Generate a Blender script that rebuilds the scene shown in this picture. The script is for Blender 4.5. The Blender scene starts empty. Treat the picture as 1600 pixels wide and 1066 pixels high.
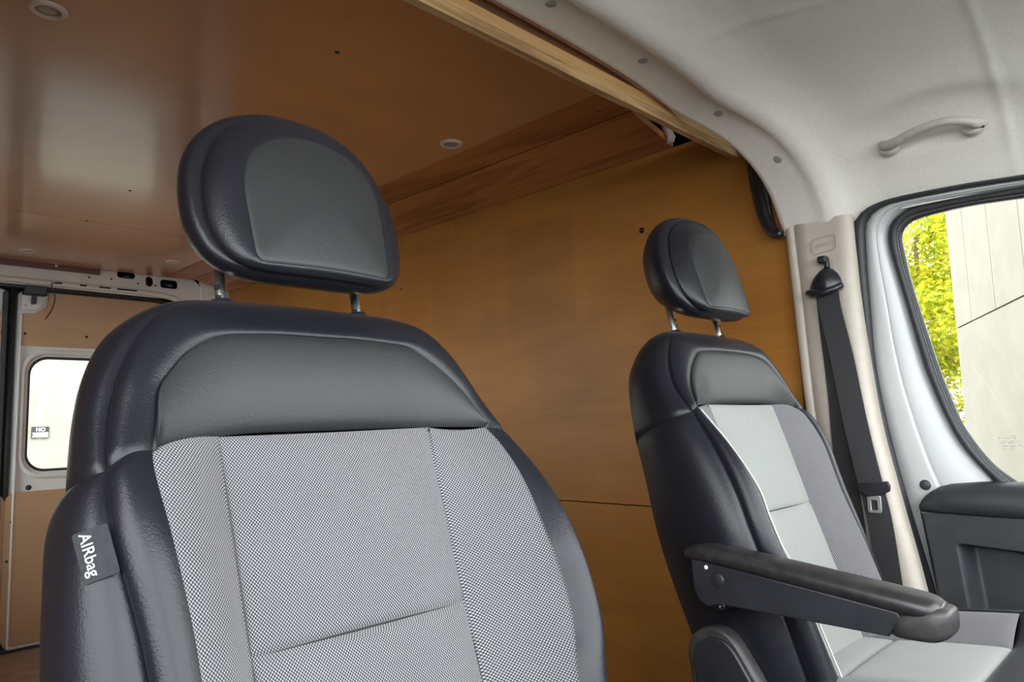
import bpy, bmesh, math, random
import numpy as np
from mathutils import Vector, Matrix, noise as mnoise

sc = bpy.context.scene
COL = sc.collection
PI = math.pi
Z0 = 1.0            # cargo floor is z = 0 in the finished scene; everything below is written relative to eye level
random.seed(4)

# ------------------------------------------------------------------ camera
cam_d = bpy.data.cameras.new('camera')
cam_d.sensor_width = 36.0
cam_d.lens = 25.606
cam_d.clip_start = 0.02
cam = bpy.data.objects.new('camera', cam_d)
COL.objects.link(cam)
yaw, pitch, roll = math.radians(44.2476), math.radians(6.3086), math.radians(-1.7742)
F = Vector((math.cos(yaw)*math.cos(pitch), math.sin(yaw)*math.cos(pitch), math.sin(pitch)))
R = Vector((math.sin(yaw), -math.cos(yaw), 0))
U = R.cross(F)
R2 = R*math.cos(roll) + U*math.sin(roll)
U2 = -R*math.sin(roll) + U*math.cos(roll)
cm = Matrix((R2, U2, -F)).transposed().to_4x4()
cam.matrix_world = Matrix.Translation((0, 0, Z0)) @ cm
sc.camera = cam

# ------------------------------------------------------------------ world: bright overcast sky
w = bpy.data.worlds.new('overcast_sky')
sc.world = w
w.use_nodes = True
bg = w.node_tree.nodes['Background']
bg.inputs['Color'].default_value = (0.93, 0.97, 1.0, 1)
bg.inputs['Strength'].default_value = 1.0
sc.view_settings.view_transform = 'Standard'
sc.view_settings.look = 'None'
sc.view_settings.gamma = 1.0
sc.view_settings.use_curve_mapping = False
sc.view_settings.exposure = 3.1
sc.cycles.max_bounces = 12
sc.cycles.diffuse_bounces = 6
sc.cycles.glossy_bounces = 4
sc.cycles.transparent_max_bounces = 12
sc.cycles.caustics_reflective = False
sc.cycles.caustics_refractive = False

def portal(loc, size, direction):
    d = bpy.data.lights.new('sky_portal', 'AREA')
    d.shape = 'RECTANGLE'; d.size, d.size_y = size
    d.cycles.is_portal = True
    o = bpy.data.objects.new('sky_portal', d); COL.objects.link(o)
    o.location = Vector(loc) + Vector((0, 0, Z0))
    o.rotation_euler = Vector(direction).to_track_quat('-Z', 'Y').to_euler()
    return o

# ------------------------------------------------------------------ material helpers
def nodes_of(m):
    m.use_nodes = True
    return m.node_tree.nodes, m.node_tree.links

def new_mat(name, color=(.5, .5, .5), rough=.5, metallic=0.0, spec=.5, coat=0.0, coat_rough=.2, sheen=0.0):
    m = bpy.data.materials.new(name)
    N, L = nodes_of(m)
    b = N['Principled BSDF']
    b.inputs['Base Color'].default_value = (*color, 1)
    b.inputs['Roughness'].default_value = rough
    b.inputs['Metallic'].default_value = metallic
    b.inputs['Specular IOR Level'].default_value = spec
    b.inputs['Coat Weight'].default_value = coat
    b.inputs['Coat Roughness'].default_value = coat_rough
    b.inputs['Sheen Weight'].default_value = sheen
    return m

def nd(N, t, **kw):
    n = N.new(t)
    for k, v in kw.items():
        if k in n.inputs: n.inputs[k].default_value = v
        else: setattr(n, k, v)
    return n

def ramp(N, stops):
    r = N.new('ShaderNodeValToRGB')
    e = r.color_ramp.elements
    while len(e) > 1: e.remove(e[0])
    e[0].position = stops[0][0]; e[0].color = (*stops[0][1], 1)
    for p, c in stops[1:]:
        x = e.new(p); x.color = (*c, 1)
    return r

def mapped(N, L, scale, kind='Object', rot=(0, 0, 0)):
    if kind == 'Position':
        s = N.new('ShaderNodeNewGeometry').outputs['Position']
    else:
        s = N.new('ShaderNodeTexCoord').outputs[kind]
    mp = N.new('ShaderNodeMapping')
    mp.inputs['Scale'].default_value = scale
    mp.inputs['Rotation'].default_value = rot
    L.new(s, mp.inputs['Vector'])
    return mp.outputs['Vector']

def add_bump(N, L, m, height, strength, dist=.001):
    b = N.new('ShaderNodeBump')
    b.inputs['Strength'].default_value = strength
    b.inputs['Distance'].default_value = dist
    L.new(height, b.inputs['Height'])
    L.new(b.outputs['Normal'], N['Principled BSDF'].inputs['Normal'])
    return b

def noisy(name, c1, c2, scale, rough=.5, bump=0, bump_scale=None, kind='Object', aniso=(1, 1, 1), detail=4, lo=.35, hi=.65, dist=.001, **kw):
    m = new_mat(name, c1, rough, **kw)
    N, L = nodes_of(m)
    v = mapped(N, L, tuple(a*scale for a in aniso), kind)
    n = nd(N, 'ShaderNodeTexNoise', Scale=1.0, Detail=detail, Roughness=.6)
    L.new(v, n.inputs['Vector'])
    r = ramp(N, [(lo, c1), (hi, c2)])
    L.new(n.outputs['Fac'], r.inputs['Fac'])
    L.new(r.outputs['Color'], N['Principled BSDF'].inputs['Base Color'])
    if bump:
        v2 = mapped(N, L, (bump_scale or scale,)*3, kind)
        n2 = nd(N, 'ShaderNodeTexNoise', Scale=1.0, Detail=3.0)
        L.new(v2, n2.inputs['Vector'])
        add_bump(N, L, m, n2.outputs['Fac'], bump, dist)
    return m

def wood(name, c_dark, c_mid, c_light, axis, rough=.35, coat=.25, grain=1.0, patches=0.0, contrast=1.0, knots=0.0, stretch=9.0, ring=10.0, coat_rough=.22, spec=.5):
    """axis = direction of the grain (0 x, 1 y, 2 z)"""
    m = new_mat(name, c_mid, rough, coat=coat, coat_rough=coat_rough, spec=spec)
    N, L = nodes_of(m)
    B = N['Principled BSDF']
    sca = [ring]*3; sca[axis] = ring/stretch
    v = mapped(N, L, tuple(sca), 'Position')
    n1 = nd(N, 'ShaderNodeTexNoise', Scale=.55, Detail=5.0, Roughness=.55, Distortion=.6)
    L.new(v, n1.inputs['Vector'])
    # growth rings from a warped noise
    mul = nd(N, 'ShaderNodeMath', operation='MULTIPLY'); mul.inputs[1].default_value = 22.0*grain
    L.new(n1.outputs['Fac'], mul.inputs[0])
    sn = nd(N, 'ShaderNodeMath', operation='SINE'); L.new(mul.outputs[0], sn.inputs[0])
    mr = nd(N, 'ShaderNodeMapRange'); mr.inputs['From Min'].default_value = -1; mr.inputs['From Max'].default_value = 1
    mr.inputs['To Min'].default_value = .5-.28*contrast; mr.inputs['To Max'].default_value = .5+.28*contrast
    L.new(sn.outputs[0], mr.inputs['Value'])
    # fine fibre
    sf = [260]*3; sf[axis] = 7
    v2 = mapped(N, L, tuple(sf), 'Position')
    n2 = nd(N, 'ShaderNodeTexNoise', Scale=1.0, Detail=3.0)
    L.new(v2, n2.inputs['Vector'])
    mx = nd(N, 'ShaderNodeMix', data_type='FLOAT'); mx.inputs[0].default_value = .35
    L.new(mr.outputs[0], mx.inputs[2]); L.new(n2.outputs['Fac'], mx.inputs[3])
    r = ramp(N, [(.2, c_dark), (.5, c_mid), (.8, c_light)])
    L.new(mx.outputs[0], r.inputs['Fac'])
    out = r.outputs['Color']
    # broad mottling of the veneer
    v3 = mapped(N, L, (1.6, 1.6, 1.6), 'Position')
    n3 = nd(N, 'ShaderNodeTexNoise', Scale=1.0, Detail=3.0)
    L.new(v3, n3.inputs['Vector'])
    mr3 = nd(N, 'ShaderNodeMapRange'); mr3.inputs['From Min'].default_value = .3; mr3.inputs['From Max'].default_value = .7
    mr3.inputs['To Min'].default_value = .86; mr3.inputs['To Max'].default_value = 1.12
    L.new(n3.outputs['Fac'], mr3.inputs['Value'])
    vm = nd(N, 'ShaderNodeVectorMath', operation='SCALE')
    L.new(out, vm.inputs[0]); L.new(mr3.outputs[0], vm.inputs['Scale'])
    out = vm.outputs[0]
    if patches:
        # low-contrast rectangles of alternating tone
        g = N.new('ShaderNodeNewGeometry')
        mp = N.new('ShaderNodeMapping'); mp.inputs['Rotation'].default_value = (0, 0, 0)
        sep = N.new('ShaderNodeSeparateXYZ'); L.new(g.outputs['Position'], sep.inputs[0])
        cb = N.new('ShaderNodeCombineXYZ')
        a, b_ = ('Y', 'Z') if patches > 0 else ('X', 'Y')
        L.new(sep.outputs[a], cb.inputs['X']); L.new(sep.outputs[b_], cb.inputs['Y'])
        br = nd(N, 'ShaderNodeTexBrick', Scale=1.0)
        br.inputs['Color1'].default_value = (.88, .90, .95, 1); br.inputs['Color2'].default_value = (1.12, 1.08, 1.0, 1)
        br.inputs['Mortar'].default_value = (1.0, .97, .9, 1)
        br.inputs['Mortar Size'].default_value = .03; br.inputs['Mortar Smooth'].default_value = .3
        br.inputs['Brick Width'].default_value = .37; br.inputs['Row Height'].default_value = .43
        br.offset = .37
        L.new(cb.outputs[0], br.inputs['Vector'])
        mm = nd(N, 'ShaderNodeVectorMath', operation='MULTIPLY')
        L.new(out, mm.inputs[0]); L.new(br.outputs['Color'], mm.inputs[1])
        out = mm.outputs[0]
    L.new(out, B.inputs['Base Color'])
    add_bump(N, L, m, mx.outputs[0], .12, .0006)
    return m

# ------------------------------------------------------------------ materials
M = {}
def leather(name, c, rough):
    m = new_mat(name, c, rough, spec=.34, sheen=.02)
    N, L = nodes_of(m)
    v = mapped(N, L, (1, 1, 1), 'Object')
    vo = nd(N, 'ShaderNodeTexVoronoi', Scale=620.0); vo.feature = 'SMOOTH_F1'
    L.new(v, vo.inputs['Vector'])
    n = nd(N, 'ShaderNodeTexNoise', Scale=260.0, Detail=3.0); L.new(v, n.inputs['Vector'])
    ad = nd(N, 'ShaderNodeMath', operation='ADD'); L.new(vo.outputs['Distance'], ad.inputs[0]); L.new(n.outputs['Fac'], ad.inputs[1])
    add_bump(N, L, m, ad.outputs[0], .25, .0006)
    n2 = nd(N, 'ShaderNodeTexNoise', Scale=7.0, Detail=3.0); L.new(v, n2.inputs['Vector'])
    mr = nd(N, 'ShaderNodeMapRange'); mr.inputs['To Min'].default_value = rough-.06; mr.inputs['To Max'].default_value = rough+.08
    L.new(n2.outputs['Fac'], mr.inputs['Value']); L.new(mr.outputs[0], N['Principled BSDF'].inputs['Roughness'])
    return m
M['leather'] = leather('black_leather', (.0075, .008, .012), .33)
M['leather_insert'] = leather('charcoal_leather', (.019, .020, .0205), .42)

def fabric(name, light, dark, period):
    m = new_mat(name, light, .85, spec=.2, sheen=.2)
    N, L = nodes_of(m)
    uv = N.new('ShaderNodeTexCoord').outputs['UV']
    sep = N.new('ShaderNodeSeparateXYZ'); L.new(uv, sep.inputs[0])
    k = 2*PI/period
    def wave(sx, sy):
        a = nd(N, 'ShaderNodeMath', operation='MULTIPLY'); a.inputs[1].default_value = k*sx; L.new(sep.outputs['X'], a.inputs[0])
        b = nd(N, 'ShaderNodeMath', operation='MULTIPLY'); b.inputs[1].default_value = k*sy; L.new(sep.outputs['Y'], b.inputs[0])
        c = nd(N, 'ShaderNodeMath', operation='ADD'); L.new(a.outputs[0], c.inputs[0]); L.new(b.outputs[0], c.inputs[1])
        s = nd(N, 'ShaderNodeMath', operation='SINE'); L.new(c.outputs[0], s.inputs[0])
        return s.outputs[0]
    s1, s2 = wave(.90, .78), wave(.90, -.78)
    pr = nd(N, 'ShaderNodeMath', operation='ADD'); L.new(s1, pr.inputs[0]); L.new(s2, pr.inputs[1])
    r = ramp(N, [(.40, dark), (.78, light)])
    mr = nd(N, 'ShaderNodeMapRange'); mr.inputs['From Min'].default_value = -2; mr.inputs['From Max'].default_value = 2
    L.new(pr.outputs[0], mr.inputs['Value']); L.new(mr.outputs[0], r.inputs['Fac'])
    v = mapped(N, L, (9, 9, 9), 'Object')
    n = nd(N, 'ShaderNodeTexNoise', Scale=1.0, Detail=4.0); L.new(v, n.inputs['Vector'])
    m2 = nd(N, 'ShaderNodeMapRange'); m2.inputs['To Min'].default_value = .85; m2.inputs['To Max'].default_value = 1.12; L.new(n.outputs['Fac'], m2.inputs['Value'])
    vm = nd(N, 'ShaderNodeVectorMath', operation='SCALE'); L.new(r.outputs['Color'], vm.inputs[0]); L.new(m2.outputs[0], vm.inputs['Scale'])
    L.new(vm.outputs[0], N['Principled BSDF'].inputs['Base Color'])
    add_bump(N, L, m, mr.outputs[0], .5, .0006)
    return m
M['fabric'] = fabric('woven_grey_fabric', (.315, .308, .318), (.030, .030, .035), .0029)
M['fabric_pale'] = fabric('pale_grey_fabric', (.34, .35, .325), (.19, .195, .185), .0026)  # paler, lower-contrast weave for the far seat centre
M['thread'] = new_mat('dark_thread', (.012, .012, .014), .8)
M['lit_edge'] = new_mat('lit_edge_pale', (.62, .62, .58), .6)  # pale colour paints the light caught by a fabric edge
M['plastic'] = noisy('black_plastic', (.012, .013, .017), (.018, .019, .024), 30, .42, bump=.25, bump_scale=900, dist=.0005)
M['plastic_pad'] = noisy('black_armrest_pad', (.014, .013, .015), (.026, .024, .024), 60, .33, bump=.12, bump_scale=300, dist=.0005)
M['plastic_grey'] = noisy('grey_armrest_cap', (.022, .021, .022), (.045, .042, .042), 40, .42, bump=.2, bump_scale=400)
M['door_plastic'] = noisy('charcoal_door_plastic', (.020, .022, .027), (.027, .029, .034), 30, .5, bump=.35, bump_scale=700, dist=.0006)
M['chrome'] = noisy('worn_chrome', (.92, .92, .90), (.70, .69, .66), 120, .34, metallic=1.0)
M['steel'] = new_mat('brushed_steel', (.85, .85, .84), .42, metallic=1.0)
M['dark_metal'] = new_mat('dark_metal', (.04, .04, .045), .35, metallic=.8)
M['hole'] = new_mat('dark_hole', (.006, .006, .007), .8)
M['ply_wall'] = wood('varnished_plywood_wall', (.28, .118, .022), (.365, .162, .036), (.43, .205, .052), 1, rough=.40, coat=.04, spec=.18, grain=.55, patches=1, contrast=.55, stretch=5)
M['ply_ceiling'] = wood('varnished_plywood_ceiling', (.54, .30, .152), (.61, .345, .182), (.67, .39, .212), 0, rough=.3, coat=.6, coat_rough=.12, grain=.4, contrast=.35, stretch=6)
M['ply_door'] = wood('pale_plywood_door', (.42, .26, .14), (.50, .32, .18), (.56, .37, .22), 0, rough=.5, coat=.1, grain=.4, contrast=.4)
M['plank'] = wood('stained_pine_plank', (.24, .085, .028), (.42, .17, .060), (.50, .215, .080), 1, rough=.45, coat=.15, grain=1.3, contrast=1.1, stretch=14, ring=16)
M['beam'] = wood('raw_pine_beam', (.50, .28, .10), (.62, .37, .145), (.70, .45, .19), 0, rough=.55, coat=.0, grain=.8, contrast=.6, stretch=22, ring=60)
M['beam_edge'] = wood('rough_ply_edge', (.28, .16, .06), (.50, .31, .14), (.62, .42, .21), 0, rough=.7, coat=.0, grain=1.1, contrast=1.1, stretch=18, ring=70)
M['dark_wood'] = wood('dark_stained_board', (.22, .085, .04), (.32, .135, .065), (.40, .18, .09), 0, rough=.5, coat=.1, grain=1.2, stretch=14, ring=20)
M['red_board'] = wood('dark_red_board', (.11, .045, .032), (.15, .065, .048), (.19, .085, .06), 0, rough=.5, coat=.1, grain=.8)
M['floor_ply'] = noisy('dusty_floor_ply', (.26, .17, .115), (.36, .25, .18), 14, .7, bump=.2)
M['headliner'] = noisy('grey_felt_headliner', (.76, .735, .67), (.86, .83, .765), 330, .95, bump=.4, bump_scale=520, detail=3, dist=.0012, spec=.1, sheen=.25)
M['button'] = noisy('grey_plastic_button', (.33, .32, .30), (.38, .37, .35), 90, .7)
M['beige'] = noisy('beige_plastic_trim', (.49, .44, .37), (.53, .48, .41), 40, .5, bump=.15, bump_scale=900, dist=.0004)
M['handle'] = noisy('warm_grey_plastic', (.50, .47, .42), (.54, .51, .46), 60, .45)
M['white_paint'] = noisy('white_car_paint', (.47, .48, .48), (.50, .51, .505), 4, .35, coat=.2, coat_rough=.12)
M['old_white'] = noisy('dull_white_paint', (.68, .69, .67), (.78, .79, .76), 6, .4, coat=.2)
M['rubber'] = noisy('black_rubber', (.022, .024, .027), (.034, .036, .04), 60, .5)
M['rubber_glossy'] = noisy('glossy_black_rubber', (.010, .010, .014), (.016, .016, .02), 60, .28)
M['webbing'] = new_mat('black_webbing', (.022, .022, .025), .6, sheen=.3)
N_, L_ = nodes_of(M['webbing'])
_v = mapped(N_, L_, (0, 900, 0), 'Object'); _wv = nd(N_, 'ShaderNodeTexNoise', Scale=1.0); L_.new(_v, _wv.inputs['Vector']); add_bump(N_, L_, M['webbing'], _wv.outputs['Fac'], .3, .0005)
M['lens'] = new_mat('frosted_lens', (.42, .41, .38), .35)
M['lamp_ring'] = new_mat('white_lamp_ring', (.72, .68, .62), .4)
M['tag'] = noisy('dark_grey_tag', (.016, .017, .021), (.024, .025, .030), 200, .85)
M['print_white'] = new_mat('white_print', (.85, .83, .84), .6)
M['print_black'] = new_mat('black_print', (.03, .03, .03), .6)
M['insulation'] = noisy('pale_insulation', (.55, .40, .36), (.70, .62, .60), 60, .9)
M['concrete'] = noisy('cream_concrete', (.215, .20, .158), (.24, .225, .18), 3, .85, kind='Position')
M['rear_concrete'] = noisy('pale_concrete', (.30, .30, .24), (.33, .33, .265), 2, .85, kind='Position')
M['joint'] = new_mat('concrete_joint', (.24, .22, .19), .9)
M['asphalt'] = noisy('asphalt', (.16, .16, .155), (.22, .22, .21), 18, .9, kind='Position')
M['bark'] = noisy('tree_bark', (.10, .075, .05), (.18, .14, .10), 20, .9)
M['car_white'] = new_mat('white_car_body', (.6, .6, .6), .3, coat=.5)
M['tail_red'] = new_mat('red_tail_lamp', (.6, .02, .02), .3)
M['car_glass'] = new_mat('dark_car_glass', (.02, .025, .03), .1)

def glass_mat(name, tint):
    m = bpy.data.materials.new(name); m.use_nodes = True
    N, L = m.node_tree.nodes, m.node_tree.links
    N.remove(N['Principled BSDF'])
    t = N.new('ShaderNodeBsdfTransparent'); t.inputs['Color'].default_value = (*tint, 1)
    g = N.new('ShaderNodeBsdfGlossy'); g.inputs['Roughness'].default_value = .02
    fr = N.new('ShaderNodeFresnel'); fr.inputs['IOR'].default_value = 1.45
    mx = N.new('ShaderNodeMixShader')
    L.new(fr.outputs[0], mx.inputs[0]); L.new(t.outputs[0], mx.inputs[1]); L.new(g.outputs[0], mx.inputs[2])
    L.new(mx.outputs[0], N['Material Output'].inputs['Surface'])
    return m
M['glass'] = glass_mat('window_glass', (.95, .955, .94))

def leaf_mat(name, c1, c2):
    m = new_mat(name, c1, .55)
    N, L = nodes_of(m)
    oi = N.new('ShaderNodeNewGeometry')
    r = ramp(N, [(0, c1), (1, c2)])
    L.new(oi.outputs['Random Per Island'], r.inputs['Fac'])
    L.new(r.outputs['Color'], N['Principled BSDF'].inputs['Base Color'])
    tr = N.new('ShaderNodeBsdfTranslucent'); L.new(r.outputs['Color'], tr.inputs['Color'])
    mx = N.new('ShaderNodeMixShader'); mx.inputs[0].default_value = .45
    L.new(N['Principled BSDF'].outputs[0], mx.inputs[1]); L.new(tr.outputs[0], mx.inputs[2])
    L.new(mx.outputs[0], N['Material Output'].inputs['Surface'])
    return m
M['leaf'] = leaf_mat('yellow_green_leaf', (.20, .30, .015), (.75, .66, .03))

# ------------------------------------------------------------------ object helpers
def tag(o, label=None, cat=None, group=None, kind=None):
    if label: o['label'] = label
    if cat: o['category'] = cat
    if group: o['group'] = group
    if kind: o['kind'] = kind
    return o

def empty(name, loc=(0, 0, 0)):
    o = bpy.data.objects.new(name, None); COL.objects.link(o)
    o.location = loc; o.empty_display_size = .1
    return o

def wloc(o):
    l = Vector((0, 0, 0))
    while o is not None:
        l += o.location; o = o.parent
    return l

def link_mesh(name, me, mat, parent=None, smooth=True):
    o = bpy.data.objects.new(name, me); COL.objects.link(o)
    if isinstance(mat, str): mat = M[mat]
    me.materials.append(mat)
    if parent is not None:
        o.parent = parent
    if smooth:
        for p in me.polygons: p.use_smooth = True
    return o

def mesh(name, V, Fc, mat, parent=None, smooth=True, uv=None, merge=0):
    """V in world (eye-level) coordinates; stored relative to the parent's base"""
    off = wloc(parent) if parent is not None else Vector((0, 0, 0))
    me = bpy.data.meshes.new(name)
    me.from_pydata([(v[0]-off.x, v[1]-off.y, v[2]-off.z) for v in V], [], Fc)
    if uv is not None:
        l = me.uv_layers.new(name='UVMap')
        for lp in me.loops: l.data[lp.index].uv = uv[lp.vertex_index]
    bm = bmesh.new(); bm.from_mesh(me)
    if merge: bmesh.ops.remove_doubles(bm, verts=bm.verts, dist=merge)
    bmesh.ops.recalc_face_normals(bm, faces=bm.faces)
    bm.to_mesh(me); bm.free()
    return link_mesh(name, me, mat, parent, smooth)

def grid_faces(ni, nj, wrap_i=False):
    f = []
    for i in range(ni if wrap_i else ni-1):
        a = i; b = (i+1) % ni
        for j in range(nj-1):
            f.append((a*nj+j, b*nj+j, b*nj+j+1, a*nj+j+1))
    return f

def box(name, lo, hi, mat, parent=None, bevel=0.0, seg=2):
    bm = bmesh.new()
    bmesh.ops.create_cube(bm, size=1)
    c = (Vector(lo)+Vector(hi))/2; d = Vector(hi)-Vector(lo)
    off = wloc(parent) if parent is not None else Vector((0, 0, 0))
    for v in bm.verts:
        v.co = Vector((v.co.x*d.x, v.co.y*d.y, v.co.z*d.z)) + c - off
    if bevel:
        bmesh.ops.bevel(bm, geom=bm.edges[:], offset=bevel, segments=seg, affect='EDGES', profile=.5)
    me = bpy.data.meshes.new(name); bm.to_mesh(me); bm.free()
    return link_mesh(name, me, mat, parent, smooth=False)

def cr(P, n):
    """resample a polyline with a centripetal-ish Catmull-Rom, n points by arc length"""
    P = np.asarray(P, float)
    if len(P) == 2:
        t = np.linspace(0, 1, n)[:, None]; return P[0]*(1-t)+P[1]*t
    Q = np.vstack([2*P[0]-P[1], P, 2*P[-1]-P[-2]])
    out = []
    for i in range(1, len(Q)-2):
        p0, p1, p2, p3 = Q[i-1], Q[i], Q[i+1], Q[i+2]
        for t in np.linspace(0, 1, 24, endpoint=False):
            out.append(.5*((2*p1)+(-p0+p2)*t+(2*p0-5*p1+4*p2-p3)*t*t+(-p0+3*p1-3*p2+p3)*t**3))
    out.append(P[-1]); out = np.array(out)
    d = np.r_[0, np.cumsum(np.linalg.norm(np.diff(out, axis=0), axis=1))]
    s = np.linspace(0, d[-1], n)
    return np.stack([np.interp(s, d, out[:, k]) for k in range(out.shape[1])], 1)

def tube(name, P, r, mat, parent=None, seg=10, n=None, closed=False, flat=None, up=None):
    """swept ellipse; r radius (number or list per control point); flat=(a,b) factors"""
    P = [Vector(p) for p in P]
    if n:
        rr = r if isinstance(r, (list, tuple)) else [r]*len(P)
        A = cr([[*p, q] for p, q in zip(P, rr)], n)
        P = [Vector(a[:3]) for a in A]; r = [a[3] for a in A]
    elif not isinstance(r, (list, tuple)): r = [r]*len(P)
    V = []
    prev = None
    for i, p in enumerate(P):
        a = P[i-1] if i > 0 else (P[-1] if closed else p)
        b = P[i+1] if i < len(P)-1 else (P[0] if closed else p)
        t = (b-a).normalized()
        if up is not None: s = t.cross(Vector(up)).normalized()
        else:
            ref = prev if prev is not None else (Vector((0, 0, 1)) if abs(t.z) < .9 else Vector((1, 0, 0)))
            s = t.cross(ref).normalized()
        q = s.cross(t).normalized(); prev = q
        fa, fb = flat or (1, 1)
        for k in range(seg):
            an = 2*PI*k/seg
            V.append(p + s*math.cos(an)*r[i]*fa + q*math.sin(an)*r[i]*fb)
    Fc = []
    m = len(P)
    for i in range(m if closed else m-1):
        for k in range(seg):
            Fc.append((i*seg+k, i*seg+(k+1) % seg, ((i+1) % m)*seg+(k+1) % seg, ((i+1) % m)*seg+k))
    if not closed:
        Fc.append(tuple(range(seg))); Fc.append(tuple(range((m-1)*seg, m*seg)))
    return mesh(name, V, Fc, mat, parent)

def lathe(name, prof, c, axis, mat, parent=None, seg=24, smooth=True):
    """prof: (radius, height) pairs along axis"""
    ax = Vector(axis).normalized()
    s = ax.orthogonal().normalized(); q = ax.cross(s)
    V = []
    for (r, h) in prof:
        for k in range(seg):
            an = 2*PI*k/seg
            V.append(Vector(c) + ax*h + (s*math.cos(an)+q*math.sin(an))*max(r, 1e-5))
    Fc = []
    for i in range(len(prof)-1):
        for k in range(seg):
            Fc.append((i*seg+k, i*seg+(k+1) % seg, (i+1)*seg+(k+1) % seg, (i+1)*seg+k))
    Fc.append(tuple(range(seg))); Fc.append(tuple(range((len(prof)-1)*seg, len(prof)*seg)))
    o = mesh(name, V, Fc, mat, parent, smooth)
    return o

def plate(name, outer, holes, depth, place, mat, parent=None, bevel=0.0, smooth=False):
    """flat plate with holes; outlines are 2-D lists; place(a, b, h) -> 3-D point, h in [-depth/2, depth/2]"""
    cu = bpy.data.curves.new('tmp_outline', 'CURVE'); cu.dimensions = '2D'; cu.fill_mode = 'BOTH'
    cu.extrude = max(depth/2-bevel, 1e-5); cu.bevel_depth = bevel; cu.bevel_resolution = 1; cu.offset = -bevel
    for loop in [outer]+list(holes):
        sp = cu.splines.new('POLY'); sp.points.add(len(loop)-1); sp.use_cyclic_u = True
        for p, (a, b) in zip(sp.points, loop): p.co = (a, b, 0, 1)
    ob = bpy.data.objects.new('tmp_outline', cu); COL.objects.link(ob)
    dg = bpy.context.evaluated_depsgraph_get()
    me = bpy.data.meshes.new_from_object(ob.evaluated_get(dg))
    me.name = name
    bpy.data.objects.remove(ob); bpy.data.curves.remove(cu)
    off = wloc(parent) if parent is not None else Vector((0, 0, 0))
    for v in me.vertices:
        v.co = Vector(place(v.co.x, v.co.y, v.co.z)) - off
    bm = bmesh.new(); bm.from_mesh(me); bmesh.ops.remove_doubles(bm, verts=bm.verts, dist=1e-6)
    bmesh.ops.recalc_face_normals(bm, faces=bm.faces); bm.to_mesh(me); bm.free()
    me.materials.clear()
    return link_mesh(name, me, mat, parent, smooth)

def text(name, body, size, place, mat, parent=None, extrude=.0002, align='CENTER', bold=0.0):
    cu = bpy.data.curves.new('tmp_text', 'FONT'); cu.body = body; cu.size = size; cu.extrude = extrude
    cu.align_x = align; cu.align_y = 'CENTER'; cu.offset = bold
    ob = bpy.data.objects.new('tmp_text', cu); COL.objects.link(ob)
    dg = bpy.context.evaluated_depsgraph_get()
    me = bpy.data.meshes.new_from_object(ob.evaluated_get(dg)); me.name = name
    bpy.data.objects.remove(ob); bpy.data.curves.remove(cu)
    off = wloc(parent) if parent is not None else Vector((0, 0, 0))
    for v in me.vertices: v.co = Vector(place(v.co.x, v.co.y, v.co.z)) - off
    me.materials.clear()
    return link_mesh(name, me, mat, parent, smooth=False)

def rrect(a0, a1, b0, b1, r, n=8):
    out = []
    for (ca, cb, s) in ((a1-r, b1-r, 0), (a0+r, b1-r, 90), (a0+r, b0+r, 180), (a1-r, b0+r, 270)):
        for k in range(n+1):
            an = math.radians(s+90*k/n); out.append((ca+r*math.cos(an), cb+r*math.sin(an)))
    return out

def oval(ca, cb, ra, rb, n=20):
    return [(ca+ra*math.cos(2*PI*k/n), cb+rb*math.sin(2*PI*k/n)) for k in range(n)]

# ================================================================== THE VAN SHELL
FLOOR = -1.0
CEIL = .848
WX = 1.855          # inner face of the left cargo wall
YR = 4.19           # rear doors

# floor
fl = tag(empty('floor', (0.86, 2.0, FLOOR)), 'dusty brown plywood floor of the van behind the seats', 'floor', kind='structure')
box('cargo_floor', (-.18, .62, FLOOR-.03), (1.90, 4.25, FLOOR), 'floor_ply', fl)
box('door_sill', (-.18, 4.16, FLOOR-.06), (1.95, 4.30, FLOOR+.006), 'rubber', fl)
box('cab_floor', (-.18, -.55, FLOOR-.03), (1.98, .62, FLOOR), 'rubber', fl)

# outer roof skin keeps the sky out
rf = tag(empty('ceiling', (0.86, 2.5, CEIL)), 'varnished brown plywood ceiling lining the cargo area', 'ceiling', kind='structure')
box('roof_skin', (-.22, -.30, .955), (2.02, 4.30, .975), 'dark_metal', rf)
# plywood sheets
SH = [(.947, 3.18), (3.183, 4.10)]
for (y0, y1) in SH:
    box('plywood_sheet', (-.16, y0, CEIL), (1.482, y1, CEIL+.012), 'ply_ceiling', rf, .0006, 1)
# pine planks along the left edge
box('plank', (1.4835, .947, CEIL-.001), (1.634, 4.08, CEIL+.018), 'plank', rf, .002, 1)
def plank_b(name, y0, y1):
    a = Vector((1.642, 0, CEIL+.001)); b = Vector((1.852, 0, .800)); n = Vector((b.z-a.z, 0, -(b.x-a.x))).normalized()
    V = []
    for y in (y0, y1):
        for p in (a, b, b-n*.02, a-n*.02): V.append((p.x, y, p.z))
    return mesh(name, V, [(0, 1, 2, 3), (4, 5, 6, 7), (0, 1, 5, 4), (1, 2, 6, 5), (2, 3, 7, 6), (3, 0, 4, 7)], 'plank', rf, smooth=False)
plank_b('plank', 1.108, 4.08)
# plugged hole in the flat plank, ceiling screws
lathe('plug', [(.0001, -.0035), (.0125, -.0035), (.0135, -.001), (.0135, .004)], (1.557, 1.158, CEIL), (0, 0, 1), 'dark_wood', rf, 20)
for (x, y, r) in ((.865, 1.370, .006), (.853, 2.682, .0055), (.854, 3.177, .0055)):
    lathe('screw', [(.0001, -.0025), (r*.5, -.0025), (r, -.0008), (r, .003)], (x, y, CEIL), (0, 0, 1), 'dark_metal', rf, 12)
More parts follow.
